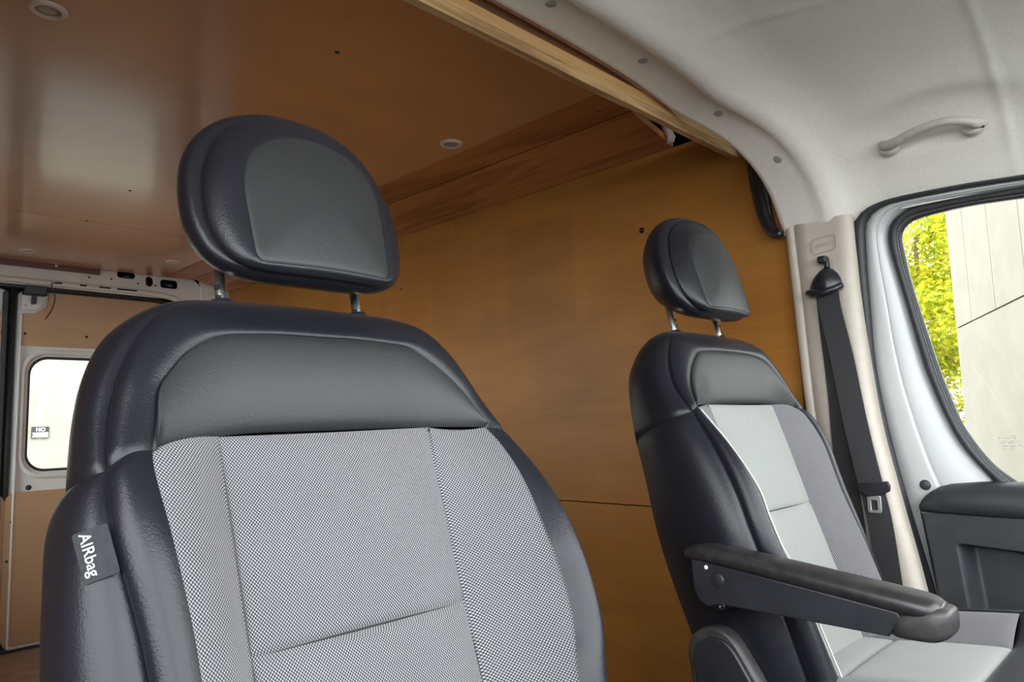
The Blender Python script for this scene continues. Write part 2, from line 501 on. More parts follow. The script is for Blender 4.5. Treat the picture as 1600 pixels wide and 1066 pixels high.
# front header: rough ply edge, pine beam, dark board
BY = .899
tag(box('ply_edge', (-.16, BY, .705), (1.86, BY+.02, .727), 'beam_edge', rf, .0012, 1), 'rough plywood edge below the pine beam')
tag(box('beam', (-.16, BY+.0005, .7272), (1.86, BY+.045, .752), 'beam', rf, .0012, 1), 'raw yellow pine beam across the cab header')
tag(box('header_board', (-.16, BY+.012, .7522), (1.86, BY+.03, .80), 'dark_wood', rf, .001, 1), 'dark stained board above the pine beam')
def ins():
    V = []; ni, nj = 12, 9
    for i in range(ni):
        for j in range(nj):
            t = i/(ni-1); a = 2*PI*j/(nj-1)
            r = .014+.006*mnoise.noise((i*.9, j*.8, 3))
            V.append((1.80+.02*t+r*math.cos(a)*.6, 1.095+.004*math.sin(7*t)+r*math.sin(a), .855-.055*t))
    return mesh('insulation_tuft', V, grid_faces(ni, nj), 'insulation', rf)
ins()

# left wall
wl = tag(empty('wall_left', (WX, 2.4, 0)), 'varnished orange plywood lining along the far side wall', 'wall', kind='structure')
box('plywood_panel', (WX, .775, -.262), (WX+.012, 4.10, .801), 'ply_wall', wl, .001, 1)
box('plywood_panel', (WX-.001, .775, FLOOR), (WX+.011, 4.10, -.265), 'ply_wall', wl, .001, 1)
box('body_side', (WX+.10, .60, FLOOR), (WX+.12, 4.30, .96), 'dark_metal', wl)
lathe('bolt', [(.0001, -.006), (.005, -.006), (.006, -.003), (.006, 0), (.009, 0), (.009, .003)], (WX, 1.235, .572), (1, 0, 0), 'dark_metal', wl, 14)
for (y, z) in ((1.235, -.10), (2.45, .57), (2.45, -.10), (3.6, .57)):
    lathe('bolt', [(.0001, -.003), (.004, -.003), (.005, 0), (.005, .003)], (WX, y, z), (1, 0, 0), 'dark_metal', wl, 10)

# right wall, out of view; its window is added to light the cargo area
wr = tag(empty('wall_right', (-.17, 2.6, 0)), 'plywood lined side wall opposite the orange wall, with an added window', 'wall', kind='structure')
added_win = rrect(2.5, 4.0, -.30, .66, .08)
plate('plywood_panel', rrect(.66, 4.10, FLOOR, CEIL, .01), [added_win], .012, lambda a, b, h: (-.180+h, a, b), 'ply_wall', wr)
plate('body_side', rrect(.60, 4.30, FLOOR, .96, .01), [added_win], .012, lambda a, b, h: (-.22+h, a, b), 'old_white', wr)
plate('window_pane', added_win, [], .004, lambda a, b, h: (-.22+h, a, b), 'glass', wr)  # pane of the unseen window added for light
box('pillar_cover', (-.20, .56, FLOOR), (-.13, .80, .80), 'beige', wr, .02, 3)

d4 = tag(empty('door_added', (-.25, 0, FLOOR)), 'unseen lower door panel added to block light beside the near seat', 'door', kind='structure')
plate('inner_panel', rrect(-.62, .60, FLOOR, -.18, .05), [], .05, lambda a, b, h: (-.25+h, a, b), 'door_plastic', d4, .01)  # unseen panel added to keep low side light off the near seat
box('roof_side', (-.26, -.30, .66), (-.20, .62, .96), 'headliner', d4)  # unseen roof edge, set high to let more light in
# ------------------------------------------------------------------ rear end
re_ = tag(empty('wall_rear', (.84, 4.15, 0)), 'white metal rear header with oval holes above the doors', 'wall', kind='structure')
hd = [(-.16, .733), (-.16, .862), (1.66, .862), (1.72, .80), (1.74, .70), (1.68, .66), (1.60, .70), (1.55, .728), (1.50, .733)]
plate('header', hd, [rrect(1.262, 1.352, .822, .857, .0165), rrect(1.405, 1.442, .792, .846, .017), rrect(1.482, 1.572, .792, .838, .014)], .012,
      lambda a, b, h: (a, 4.135+h, b), 'old_white', re_, .002)
for (x0, x1, z0, z1) in ((1.262, 1.352, .822, .857), (1.405, 1.442, .792, .846), (1.482, 1.572, .792, .838)):
    ol = rrect(x0, x1, z0, z1, .016)
    V = [(a, 4.13, b) for a, b in ol]+[(a, 4.185, b) for a, b in ol]; n = len(ol)
    mesh('shade_lining', V, [(i, (i+1) % n, n+(i+1) % n, n+i) for i in range(n)]+[tuple(range(n, 2*n))], 'dark_metal', re_)  # dark lining paints the shade inside the white body
# stepped lower lip of the header with narrow slots
tube('header_lip', [(-.16, 4.13, .755), (.9, 4.128, .755), (1.45, 4.128, .752), (1.60, 4.13, .715), (1.70, 4.13, .60), (1.72, 4.13, .3), (1.72, 4.13, -.98)], .016, 'old_white', re_, 8, 60)
for x in (.99, 1.10, 1.20, 1.285, 1.33):
    plate('slot', rrect(x-.028 if x > 1.15 else x-.016, x+.028 if x > 1.15 else x+.016, -.004, .004, .0035, 3), [], .002, lambda a, b, h: (a, 4.1125+h, .757+b), 'hole', re_)
for (x, z) in ((1.13, .806), (1.235, .81), (1.365, .80), (1.455, .80)):
    lathe('rivet', [(.0001, -.001), (.005, -.001), (.005, .001)], (x, 4.128, z), (0, 1, 0), 'hole', re_, 10)
box('corner_post', (1.70, 4.12, FLOOR), (1.90, 4.16, .86), 'old_white', re_, .006, 2)
tag(box('brown_board', (-.16, 4.105, .822), (1.175, 4.123, .864), 'red_board', re_, .001, 1), 'dark reddish board screwed to the header')
lathe('board_screw', [(.0001, -.003), (.007, -.003), (.007, .001)], (.975, 4.105, .842), (0, 1, 0), 'steel', re_, 12)
box('outer_rear_skin', (-.22, 4.275, .70), (1.98, 4.29, .97), 'dark_metal', re_)
box('outer_rear_skin', (1.57, 4.275, FLOOR-.05), (1.98, 4.29, .97), 'dark_metal', re_)
box('outer_rear_skin', (-.22, 4.275, FLOOR-.05), (.05, 4.29, .97), 'dark_metal', re_)
box('outer_rear_skin', (-.22, 4.275, FLOOR-.05), (1.98, 4.29, FLOOR+.05), 'dark_metal', re_)
box('door_gap_cover', (.77, 4.215, FLOOR), (.86, 4.235, .74), 'dark_metal', re_)
# black weather strip around the opening
tube('weather_strip', [(-.16, 4.135, .725), (.9, 4.135, .725), (1.44, 4.135, .720), (1.52, 4.135, .705), (1.58, 4.135, .665), (1.605, 4.135, .60), (1.61, 4.135, .3), (1.61, 4.135, -.98)], .012, 'rubber_glossy', re_, 8, 70)

def barn_door(name, x_in, x_out, label, wlab):
    """x_in: edge at the middle of the van; x_out: hinge side"""
    s = 1 if x_out > x_in else -1
    d = tag(empty(name, ((x_in+x_out)/2, YR, FLOOR)), label, 'door', kind='structure')
    def X(t): return x_in + s*t
    W = abs(x_out-x_in)
    wx0, wx1, wz0, wz1 = .055, .64, -.172, .392
    hole = rrect(wx0, wx1, wz0, wz1, .085, 10)
    plate('door_skin', rrect(0, W, FLOOR+.01, .715, .03), [hole], .03, lambda a, b, h: (X(a), YR+h, b), 'old_white', d, .004)
    # pressed surround of the window
    out = rrect(wx0-.035, wx1+.035, wz0-.035, wz1+.035, .11, 10); n = len(out)
    V = []
    prof = [(0, -.017), (.25, -.026), (.6, -.024), (.85, -.012), (1.0, .008)]
    for (t, h) in prof:
        for (a, b), (c, e) in zip(out, hole): V.append((X(a*(1-t)+c*t), YR+h, b*(1-t)+e*t))
    Fc = [(i*n+k, i*n+(k+1) % n, (i+1)*n+(k+1) % n, (i+1)*n+k) for i in range(len(prof)-1) for k in range(n)]
    mesh('window_surround', V, Fc, 'old_white', d)
    gl = plate('window_pane', rrect(wx0-.004, wx1+.004, wz0-.004, wz1+.004, .088, 10), [], .004, lambda a, b, h: (X(a), YR+.012+h, b), 'glass', d)
    hol2 = rrect(wx0+.012, wx1-.012, wz0+.012, wz1-.012, .078, 10)
    plate('pane_seal', hole, [hol2], .006, lambda a, b, h: (X(a), YR+.004+h, b), 'rubber', gl)
    tag(plate('upper_plywood', [(.012, .442), (.012, .60), (.07, .605), (.115, .635), (.125, .665), (.125, .712), (W-.03, .712), (W-.03, .442)], [], .008,
        lambda a, b, h: (X(a), YR-.024+h, b), 'ply_door', d, .001), 'plywood panel above the rear window')
    tag(plate('lower_plywood', rrect(-.022, W-.03, FLOOR+.03, -.262, .05), [], .010, lambda a, b, h: (X(a), YR-.026+h, b), 'ply_door', d, .001), 'plywood panel below the rear window')
    for (a, b) in ((.030, .50), (.008, -.40), (-.004, -.58), (.3, .5), (.35, -.3)):
        lathe('screw', [(.0001, -.002), (.006, -.002), (.006, .001)], (X(a), YR-.030, b), (0, 1, 0), 'dark_metal', d, 10)
    lathe('grommet', [(.0001, -.003), (.009, -.003), (.013, 0), (.013, .004)], (X(.075), YR-.016, -.245), (0, 1, 0), 'rubber', d, 14)
    return d
d1 = barn_door('door_1', .835, 1.595, 'white rear door with plywood panels, half hidden by the near seat', '')
d2 = barn_door('door_2', .790, .03, 'white rear door at the left edge of the view', '')
tube('centre_seal', [(.812, YR-.012, FLOOR), (.812, YR-.012, .72)], .016, 'rubber', d1, 10)
box('edge_strip', (.842, YR-.034, FLOOR+.02), (.852, YR-.016, .60), 'old_white', d1, .003, 2)
box('edge_rail', (.770, YR-.040, FLOOR+.02), (.792, YR-.016, .70), 'rubber', d2, .004, 2)
lt = plate('latch_plate', [(.845, .615), (.845, .70), (.945, .70), (.945, .668), (.925, .635), (.90, .618)], [oval(.862, .638, .006, .006, 10), rrect(.883, .9, .645, .675, .005, 3)], .006, lambda a, b, h: (a, YR-.033+h, b), 'old_white', d1, .001)
tag(box('latch', (.845, YR-.075, .688), (.945, YR-.03, .735), 'plastic', d1, .006, 2), 'black plastic door latch')
box('latch_hook', (.885, YR-.055, .648), (.905, YR-.036, .69), 'plastic', d1, .003, 2)

cb = tube('cable', [(.975, 4.10, .752), (.955, 4.09, .748), (.957, 4.085, .715), (.968, 4.08, .68), (.962, 4.075, .635), (.948, 4.07, .60), (.928, 4.065, .565)], .0028, 'rubber', None, 6, 40)
tag(cb, 'loose black cable dangling from the rear header', 'cable')

# ------------------------------------------------------------------ cab headliner
ARCH = cr([(-.20, .800), (.3, .803), (.9, .803), (1.15, .800), (1.34, .790), (1.50, .765), (1.62, .722), (1.71, .660), (1.785, .585), (1.845, .502), (1.864, .474)], 190)
AT = np.gradient(ARCH, axis=0); AT /= np.linalg.norm(AT, axis=1)[:, None]
AN = np.stack([AT[:, 1], -AT[:, 0]], 1)          # inward normal (down on the roof)
AN *= np.sign(-(AN[:, 1:2]+1e-9))
AN[AN[:, 1] > 0] *= -1
def smooth01(t): t = min(max(t, 0), 1); return t*t*(3-2*t)
E_PROF = [(0, .020), (.004, .033), (.012, .040), (.03, .037), (.095, .032), (.107, .037), (.114, .051), (.130, .054), (.15, .050), (.19, .028), (.235, .008), (.28, 0), (1.6, 0)]
def headliner_point(i, e):
    x, z = ARCH[i]; nx, nz = AN[i]
    side = smooth01((x-1.45)/.37)
    y = .893 - .100*side - e
    d = np.interp(e, [p[0] for p in E_PROF], [p[1] for p in E_PROF])
    # on the pillar the hoop stays thick further forward
    d2 = np.interp(e, [0, .004, .012, .10, .125, .145, .19, .24, 1.6], [.010, .022, .030, .034, .038, .034, .010, 0, 0])
    d = d*(1-side)+d2*side
    # creases in the felt
    xc = 1.315+.286*(.714-y)
    k = smooth01((e-.19)/.03)
    d += .0045*math.exp(-((x-xc)/.007)**2)*k*(1-smooth01((.30-y)/.1)) if y > .2 else 0
    d += .0045*math.exp(-((y-.274)/.008)**2)*smooth01((1.9-x)/.2)*smooth01((x-1.3)/.2)
    # shallow dish behind the grab handle
    q = ((y-.405)/.135)**2 + ((z-.625)/.036)**2
    if q < 2.2: d -= .014*smooth01((2.2-q)/2.0)
    return Vector((x+nx*d, y, z+nz*d))
es = [0, .002, .004, .008, .012, .02, .03, .045, .06, .08, .095, .1, .104, .107, .1095, .112, .114, .118, .124, .13, .14, .15, .16, .175, .19, .205, .22, .235, .25, .265, .28]+list(np.arange(.29, .66, .0085))+list(np.arange(.66, 1.25, .03))
V = [headliner_point(i, e) for i in range(len(ARCH)) for e in es]
hl = tag(empty('headliner', (.9, .4, .80)), 'light grey felt headliner of the cab above the door', 'headliner', kind='structure')
mesh('felt_lining', V, grid_faces(len(ARCH), len(es)), 'headliner', hl)
for (x, ie) in ((.976, .068), (1.272, .068), (1.560, .071), (1.728, .078), (.68, .068), (.38, .068)):
    i = int(np.argmin(abs(ARCH[:, 0]-x)))
    p = headliner_point(i, ie); nrm = Vector((AN[i][0], 0.06, AN[i][1]))
    lathe('button', [(.0001, .0022), (.0085, .0022), (.0105, .0010), (.0105, -.004)], p, nrm, 'button', hl, 20)

# grab handle
gh = tag(empty('grab_handle', (1.76, .41, .60)), 'warm grey grab handle set in the headliner above the door', 'handle')
def on_arch(y, z, lift):
    m_ = ARCH[:, 0] > 1.45
    zz = ARCH[m_, 1][::-1]
    x_ = np.interp(z, zz, ARCH[m_, 0][::-1]); nx_ = np.interp(z, zz, AN[m_, 0][::-1]); nz_ = np.interp(z, zz, AN[m_, 1][::-1])
    return Vector((x_+nx_*lift, y, z+nz_*lift))
bar = [on_arch(.512, .607, -.006), on_arch(.500, .608, .012), on_arch(.475, .613, .022), on_arch(.43, .624, .026), on_arch(.38, .627, .026), on_arch(.34, .618, .024), on_arch(.322, .606, .015), on_arch(.312, .597, -.006)]
tube('grip', bar, [.009, .0125, .0125, .011, .0105, .011, .012, .009], 'handle', gh, 14, 46, flat=(1.0, .85))
for (y, z) in ((.497, .600), (.332, .598)):
    p = on_arch(y, z, .004)
    tube('end_mount', [on_arch(y+.022, z-.002, .0), on_arch(y+.010, z-.006, .008), on_arch(y-.010, z-.006, .008), on_arch(y-.022, z, .0)], [.004, .011, .011, .004], 'handle', gh, 12, 18, flat=(1, .7))
lathe('screw', [(.0001, .004), (.003, .004), (.003, 0)], on_arch(.313, .598, .012), (-.7, -.4, -.6), 'hole', gh, 10)

# black rubber edging hanging between header and pillar
eb = tube('trim_2', [(1.835, .892, .765), (1.836, .878, .735), (1.838, .858, .690), (1.836, .846, .62), (1.832, .834, .55), (1.828, .824, .505), (1.82, .806, .472), (1.812, .782, .460)],
     [.010, .014, .019, .0225, .0215, .018, .015, .011], 'rubber_glossy', None, 12, 50, flat=(1, .8))
tag(eb, 'glossy black rubber edging between plywood wall and headliner', 'rubber edging', kind='structure')

# unseen dashboard and windscreen frame behind the viewer, added to shape the front light
da = tag(empty('dashboard', (.88, -.6, FLOOR)), 'unseen black dashboard added to block low front light', 'dashboard')
V = []; pr_ = [(-.34, -.55), (-.36, -.34), (-.42, -.22), (-.60, -.16), (-.95, -.15), (-1.05, -.20), (-1.05, -1.0), (-.55, -1.0), (-.5, -.7)]
for x in (-.17, .3, .88, 1.5, 1.93):
    for (y, z) in pr_: V.append((x, y-.06*math.sin((x+.17)/2.1*PI), z))
mesh('dash_shell', V, grid_faces(5, 9)+[tuple(range(9)), tuple(range(36, 45))], 'door_plastic', da)
wf = tag(empty('trim_3', (.88, -.6, .5)), 'unseen windscreen frame added to shape light at the cab front', 'windscreen frame', kind='structure')
box('header_rail', (-.2, -.42, .70), (1.95, -.28, .80), 'headliner', wf, .02, 2)
for x in (-.17, 1.90):
    tube('front_pillar', [(x, -.36, .74), (x, -.75, .30), (x, -1.10, -.16)], .05, 'beige', wf, 10)

# ------------------------------------------------------------------ B pillar trim
bp = tag(empty('trim_1', (1.83, .66, FLOOR)), 'beige plastic pillar trim behind the far seat belt', 'pillar trim', kind='structure')
lv = [(.479, .780, .608), (.25, .770, .606), (0, .759, .590), (-.2, .742, .558), (-.4, .722, .522), (-.7, .70, .48), (-1.0, .68, .44)]
A = cr([(z, a, b) for z, a, b in lv], 40)
V = []
for (z, yl, yr) in A:
    sec = [(1.875, yl), (1.836, yl), (1.829, yl-.003), (1.8255, yl-.010), (1.8235, yl-.0235), (1.8265, yl-.0255), (1.8265, yl-.0275), (1.8225, yl-.0295), (1.822, yl-.06),
           (1.822, yr+.055), (1.8195, yr+.038), (1.8195, yr+.024), (1.825, yr+.010), (1.837, yr+.004), (1.855, yr+.006), (1.89, yr+.012)]
    bulge = .006*math.sin(min(max((z+1)/1.475, 0), 1)*PI)
    for (x, y) in sec: V.append((x-bulge, y, z))
mesh('pillar_cover', V, grid_faces(len(A), 16), 'beige', bp)
def pil(a, b, h):   # a rearward->right, on the upper pillar face
    return (1.8185-h-.0005, .679-a, .414+b+.12*a)
plate('badge_rim', rrect(-.030, .030, -.0195, .0195, .010), [rrect(-.0288, .0288, -.0183, .0183, .009)], .002, pil, 'button', bp)
text('badge_lettering', 'AIRBAG', .0125, lambda a, b, h: pil(a, b, h), 'handle', bp, .0004)

box('roof_rail', (1.868, -.30, .495), (1.97, .80, .96), 'white_paint', bp)
# ------------------------------------------------------------------ driver's door
def dx(off, z): return off*1.06 - .12*z
SEAL_O = [(-.62, -.30), (-.42, .10), (-.22, .40), (-.10, .455), (.05, .475), (0.2629, 0.4895), (0.3854, 0.498), (0.5122, 0.5006), (0.5714, 0.4933), (0.5997, 0.4803), (0.6123, 0.4641), (0.6164, 0.4428), (0.6206, 0.3454), (0.6226, 0.2414), (0.6257, 0.1281), (0.6109, -0.0701), (0.6001, -0.1384), (0.5884, -0.2459), (0.5623, -0.4386), (.53, -.7), (.50, -.96)]
SEAL_I = [(-.59, -.30), (-.40, .08), (-.20, .385), (-.09, .443), (.05, .464), (0.2641, 0.4788), (0.3867, 0.4867), (0.5136, 0.4887), (0.5537, 0.4825), (0.574, 0.4715), (0.5863, 0.4554), (0.5923, 0.43), (0.5985, 0.3417), (0.602, 0.2388), (0.6057, 0.1264), (0.6005, 0.0169), (0.5872, -0.1088), (0.5685, -0.2332), (0.534, -0.445), (.50, -.7), (.47, -.96)]
RUB_O = [(-.46, -.20), (-.38, .03), (-.19, .35), (-.09, .425), (.05, .452), (0.2688, 0.4679), (0.3932, 0.4722), (0.4763, 0.4755), (0.5104, 0.4691), (0.5385, 0.4474), (0.5488, 0.4158), (0.5457, 0.3688), (0.5324, 0.2825), (0.5096, 0.1194), (0.4982, 0.0641), (0.4797, -0.0059), (0.4504, -0.0865), (0.3926, -0.1742), (.36, -.22)]
RUB_I = [(-.43, -.20), (-.35, .03), (-.17, .33), (-.08, .405), (.05, .432), (0.2727, 0.4481), (0.3812, 0.4539), (0.463, 0.4499), (0.5017, 0.4414), (0.5192, 0.4204), (0.5212, 0.4038), (0.518, 0.3585), (0.5089, 0.2802), (0.4812, 0.1175), (0.4619, 0.0292), (0.4393, -0.0472), (0.395, -0.126), (0.3474, -0.1733), (.31, -.22)]
d3 = tag(empty('door_3', (1.9, .1, FLOOR)), 'white and black front door with curved window beside the far seat', 'door', kind='structure')
def strip(name, O, I, rows, mat, parent, n=150, smooth=True):
    """rows: (t between O and I, plane offset)"""
    a = cr(O, n); b = cr(I, n); V = []
    for k in range(n):
        for (t, off) in rows:
            y, z = a[k]*(1-t)+b[k]*t
            V.append((dx(off, z), y, z))
    return mesh(name, V, grid_faces(n, len(rows)), mat, parent, smooth)
strip('door_seal', SEAL_O, SEAL_I, [(-1.2, 1.84), (0, 1.822), (0.02, 1.80), (.2, 1.789), (.5, 1.786), (.8, 1.789), (.98, 1.80), (1, 1.815)], 'rubber', d3)
# split white frame: matched by corner
def frame_rows(rows):
    S1, S2 = SEAL_I[:12], SEAL_I[11:19]
    R1, R2 = RUB_O[:11], RUB_O[10:]
    V = []; n1, n2 = 70, 90
    a = np.vstack([cr(S1, n1), cr(S2, n2)[1:]]); b = np.vstack([cr(R1, n1), cr(R2, n2)[1:]])
    for k in range(len(a)):
        for (t, off) in rows:
            y, z = a[k]*(1-t)+b[k]*t
            V.append((dx(off, z), y, z))
    return V, len(a)
rows = [(-.05, 1.81), (0, 1.801), (.2, 1.799), (.46, 1.7985), (.49, 1.800), (.51, 1.804), (.53, 1.8035), (.56, 1.803), (.7, 1.808), (.85, 1.816), (.95, 1.824), (1.06, 1.838)]
Vf, nf = frame_rows(rows)
mesh('door_frame', Vf, grid_faces(nf, len(rows)), 'white_paint', d3)
wn = strip('window_rubber', RUB_O, RUB_I, [(0, 1.835), (.03, 1.820), (.2, 1.812), (.55, 1.813), (.68, 1.818), (.71, 1.823), (.74, 1.8235), (.76, 1.818), (.9, 1.823), (1, 1.835)], 'rubber', d3)
strip('bright_bead', RUB_O, RUB_I, [(.70, 1.8225), (.715, 1.8185), (.735, 1.8185), (.75, 1.8225)], 'steel', wn)
gl_out = [(float(a), float(b)) for a, b in cr(RUB_I, 90)]
gp = plate('window_pane', gl_out, [], .004, lambda a, b, h: (dx(1.831, b)+h, a, b), 'glass', d3)
# tiny etched print on the pane (illegible in the photo: short dashes)
random.seed(11)
for (row, z, segs) in ((0, -.0665, [(.355, .342)]), (1, -.071, [(.378, .374), (.368, .352), (.350, .344)]), (2, -.0775, [(.371, .360), (.356, .346)]), (3, -.0815, [(.377, .364), (.361, .348)]), (4, -.089, [(.372, .360), (.357, .344)]), (5, -.0955, [(.371, .362), (.358, .348)])):
    for (a, b) in segs:
        m = int(abs(a-b)/.0018)
        for q in range(m):
            y = a-(q+.5)*.0018; hh = .0009+.0007*random.random()
            box('etched_mark', (dx(1.829, z)-.0006, y-.0006, z-hh), (dx(1.829, z)-.0001, y+.0006, z+hh), 'button', gp)
for (y, z) in ((.3405, -.0778), (.3375, -.0862)):
    plate('etched_ring', oval(y, z, .0034, .0028, 16), [oval(y, z, .0026, .002, 16)], .0005, lambda a, b, h: (dx(1.829, b)+h, a, b), 'button', gp)
lathe('plug', [(.0001, .006), (.008, .0055), (.0115, .003), (.0125, 0), (.0125, -.004)], (dx(1.799, -.179), .5303, -.179), (-1, 0, -.12), 'rubber', d3, 24)
# outer door skin behind everything
mesh('outer_skin', [(dx(1.85, -.22), -.6, -.22), (dx(1.85, -.22), .60, -.22), (dx(1.85, FLOOR), .50, FLOOR), (dx(1.85, FLOOR), -.6, FLOOR)], [(0, 1, 2, 3)], 'white_paint', d3)
# top cap
prof = [(1.965, -.166), (1.93, -.164), (1.905, -.167), (1.888, -.176), (1.8775, -.19), (1.874, -.205), (1.8755, -.220), (1.880, -.2325), (1.890, -.2385), (1.93, -.2385)]
V = []; ys = [.540, .5385, .534, .526, .514, .498, .475, .44, .40, .30, .1, -.2, -.55]
for y in ys:
    sh = np.interp(y, [.30, .40, .475, .498, .514, .526, .534, .5385, .540], [1, .97, .84, .73, .58, .43, .28, .12, .02])
    for (x, z) in prof:
        zc = -.226 + (z+.226)*sh if z > -.226 else z
        zc += -.007*smooth01((.50-y)/.3)*(1 if z < -.2 else .35)
        V.append((1.93+(x-1.93)*(.55+.45*sh), y, zc))
cap = mesh('top_cap', V, grid_faces(len(ys), len(prof)), 'door_plastic', d3)
# inner panel with a pocket
def panel_x(y, z):
    x = 1.886 - .03*smooth01((-.30-z)/.5)
    # pocket: slanted rear edge, long top edge dropping forward
    ztop = -.3015 - .10*(.4566-y)*.62
    yr = .487 + .10*(z+.32) - .02
    ins_ = smooth01((ztop-z)/.010)*smooth01((yr-y)/.030)
    return x + .045*ins_
ysn = list(np.linspace(-.5, .35, 14))+list(np.linspace(.36, .545, 70))
zsn = list(np.linspace(-.240, -.29, 8))+list(np.linspace(-.294, -.335, 34))+list(np.linspace(-.34, -.98, 40))
V = []
for y in ysn:
    for z in zsn:
        yy = y
        lim = .5425+.119*(z+.2458)
        if y > .40: yy = .40+(y-.40)*(lim-.40)/.145
        x = panel_x(yy, z)
        x += .03*smooth01((yy-(lim-.014))/.014)
        V.append((x, yy, z))
mesh('inner_panel', V, grid_faces(len(ysn), len(zsn)), 'door_plastic', d3)

# ------------------------------------------------------------------ seat belt
sb = tag(empty('seat_belt', (1.80, .66, FLOOR)), 'black seat belt hanging on the beige pillar behind the far seat', 'seat belt')
def ribbon(name, P, wd, mat, parent, n=50, th=.0016):
    """P: (x, y, z, twist) centre line; width along y"""
    A = cr(P, n); V = []
    for (x, y, z, tw) in A:
        for (a, b) in ((-wd/2, -th), (wd/2, -th), (wd/2, th), (-wd/2, th)):
            V.append((x+b+a*math.sin(tw), y+a*math.cos(tw), z))
    Fc = [(i*4+k, i*4+(k+1) % 4, i*4+4+(k+1) % 4, i*4+4+k) for i in range(n-1) for k in range(4)]
    Fc += [(0, 1, 2, 3), tuple(range(4*n-4, 4*n))]
    return mesh(name, V, Fc, mat, parent, smooth=False)
ribbon('webbing', [(1.800, .672, .300, .1), (1.795, .668, .25, .05), (1.79, .647, .126, 0), (1.788, .628, -.026, 0), (1.785, .606, -.16, 0), (1.786, .592, -.25, 0), (1.79, .583, -.39, 0), (1.80, .572, -.60, 0), (1.81, .56, -.93, 0)], .054, 'webbing', sb)
ribbon('retractor_webbing', [(1.812, .680, .30, 0), (1.811, .678, .2, .1), (1.811, .671, .05, .1), (1.810, .668, -.1, .1), (1.809, .655, -.3, 0), (1.812, .64, -.62, 0)], .050, 'webbing', sb)
# anchor cover (hood) with its slot
V = []; prof = [(0, .352, .004), (.012, .349, .012), (.022, .342, .018), (.031, .332, .021), (.037, .320, .023), (.0405, .306, .022), (.041, .298, .020), (.0395, .290, .016)]
for (hw, z, dp) in prof:
    for k in range(15):
        t = -1+2*k/14
        V.append((1.815-dp*max(1-abs(t)**2.6, 0)-.001, .681-hw*t, z+.004*t+(-.006*(1-t*t) if z < .31 else 0)))
mesh('anchor_cover', V, grid_faces(len(prof), 15), 'rubber_glossy', sb)
tube('anchor_lip', [(1.806, .722, .296), (1.790, .708, .292), (1.784, .682, .288), (1.789, .656, .294), (1.806, .640, .304)], [.008, .0085, .0085, .0085, .008], 'rubber_glossy', sb, 10, 24)
box('slide_button', (1.795, .669, .364), (1.820, .691, .382), 'plastic', sb, .004, 2)
box('slide_stem', (1.804, .668, .352), (1.8195, .678, .370), 'plastic', sb, .002, 1)
plate('slide_track', rrect(.660, .672, .33, .374, .004), [rrect(.6615, .6705, .3315, .3725, .003)], .0015, lambda a, b, h: (1.8165+h, a, b), 'button', sb)
# tongue
tg = plate('tongue_grip', [(.634, -.168), (.566, -.160), (.561, -.170), (.563, -.182), (.580, -.192), (.612, -.196), (.630, -.185)], [], .010, lambda a, b, h: (1.780+h, a, b), 'plastic', sb, .002)
plate('tongue_plate', rrect(.583, .613, -.232, -.192, .005, 4), [rrect(.591, .605, -.226, -.203, .002, 3)], .0035, lambda a, b, h: (1.780+h, a, b), 'steel', sb, .0006)

# ================================================================== SEATS
SEAT_K = .96
def ring_qs(n, s=.85):
    t = np.linspace(0, 1, n); return t - s*np.sin(2*PI*t)/(2*PI)

def finish(G, center, tuck=.005, wid=.0032, edges='abcd', bulge=0.0, bulge_mode='both', inward=None):
    """push a patch grid outwards in the middle and pull its seams in"""
    Gi = np.gradient(G, axis=0); Gj = np.gradient(G, axis=1)
    Nn = np.cross(Gi, Gj); ln = np.linalg.norm(Nn, axis=2)[..., None]; Nn = Nn/np.maximum(ln, 1e-9)
    if np.sum(Nn*(G-np.asarray(center)))< 0: Nn = -Nn
    di = np.r_[np.zeros((1, G.shape[1])), np.cumsum(np.linalg.norm(np.diff(G, axis=0), axis=2), axis=0)]
    dj = np.c_[np.zeros((G.shape[0], 1)), np.cumsum(np.linalg.norm(np.diff(G, axis=1), axis=2), axis=1)]
    Li = di[-1:, :]; Lj = dj[:, -1:]
    d = np.zeros(G.shape[:2])
    ex = lambda x: np.exp(-np.maximum(x, 0)/wid)
    e = np.zeros_like(d)
    if 'a' in edges: e = np.maximum(e, ex(di))
    if 'b' in edges: e = np.maximum(e, ex(Li-di))
    if 'c' in edges: e = np.maximum(e, ex(dj))
    if 'd' in edges: e = np.maximum(e, ex(Lj-dj))
    p = di/np.maximum(Li, 1e-9); q = dj/np.maximum(Lj, 1e-9)
    if bulge:
        bq = 4*q*(1-q); bp_ = 4*p*(1-p)
        d += bulge*(bq if bulge_mode == 'q' else bp_ if bulge_mode == 'p' else bq*(.38+.62*np.clip(p/.30, 0, 1)**2*(3-2*np.clip(p/.30, 0, 1))) if bulge_mode == 'qs' else np.sqrt(np.maximum(bq*bp_, 0)))
    inw = -Nn if inward is None else inward
    return G + Nn*d[..., None] + inw*(tuck*e)[..., None]

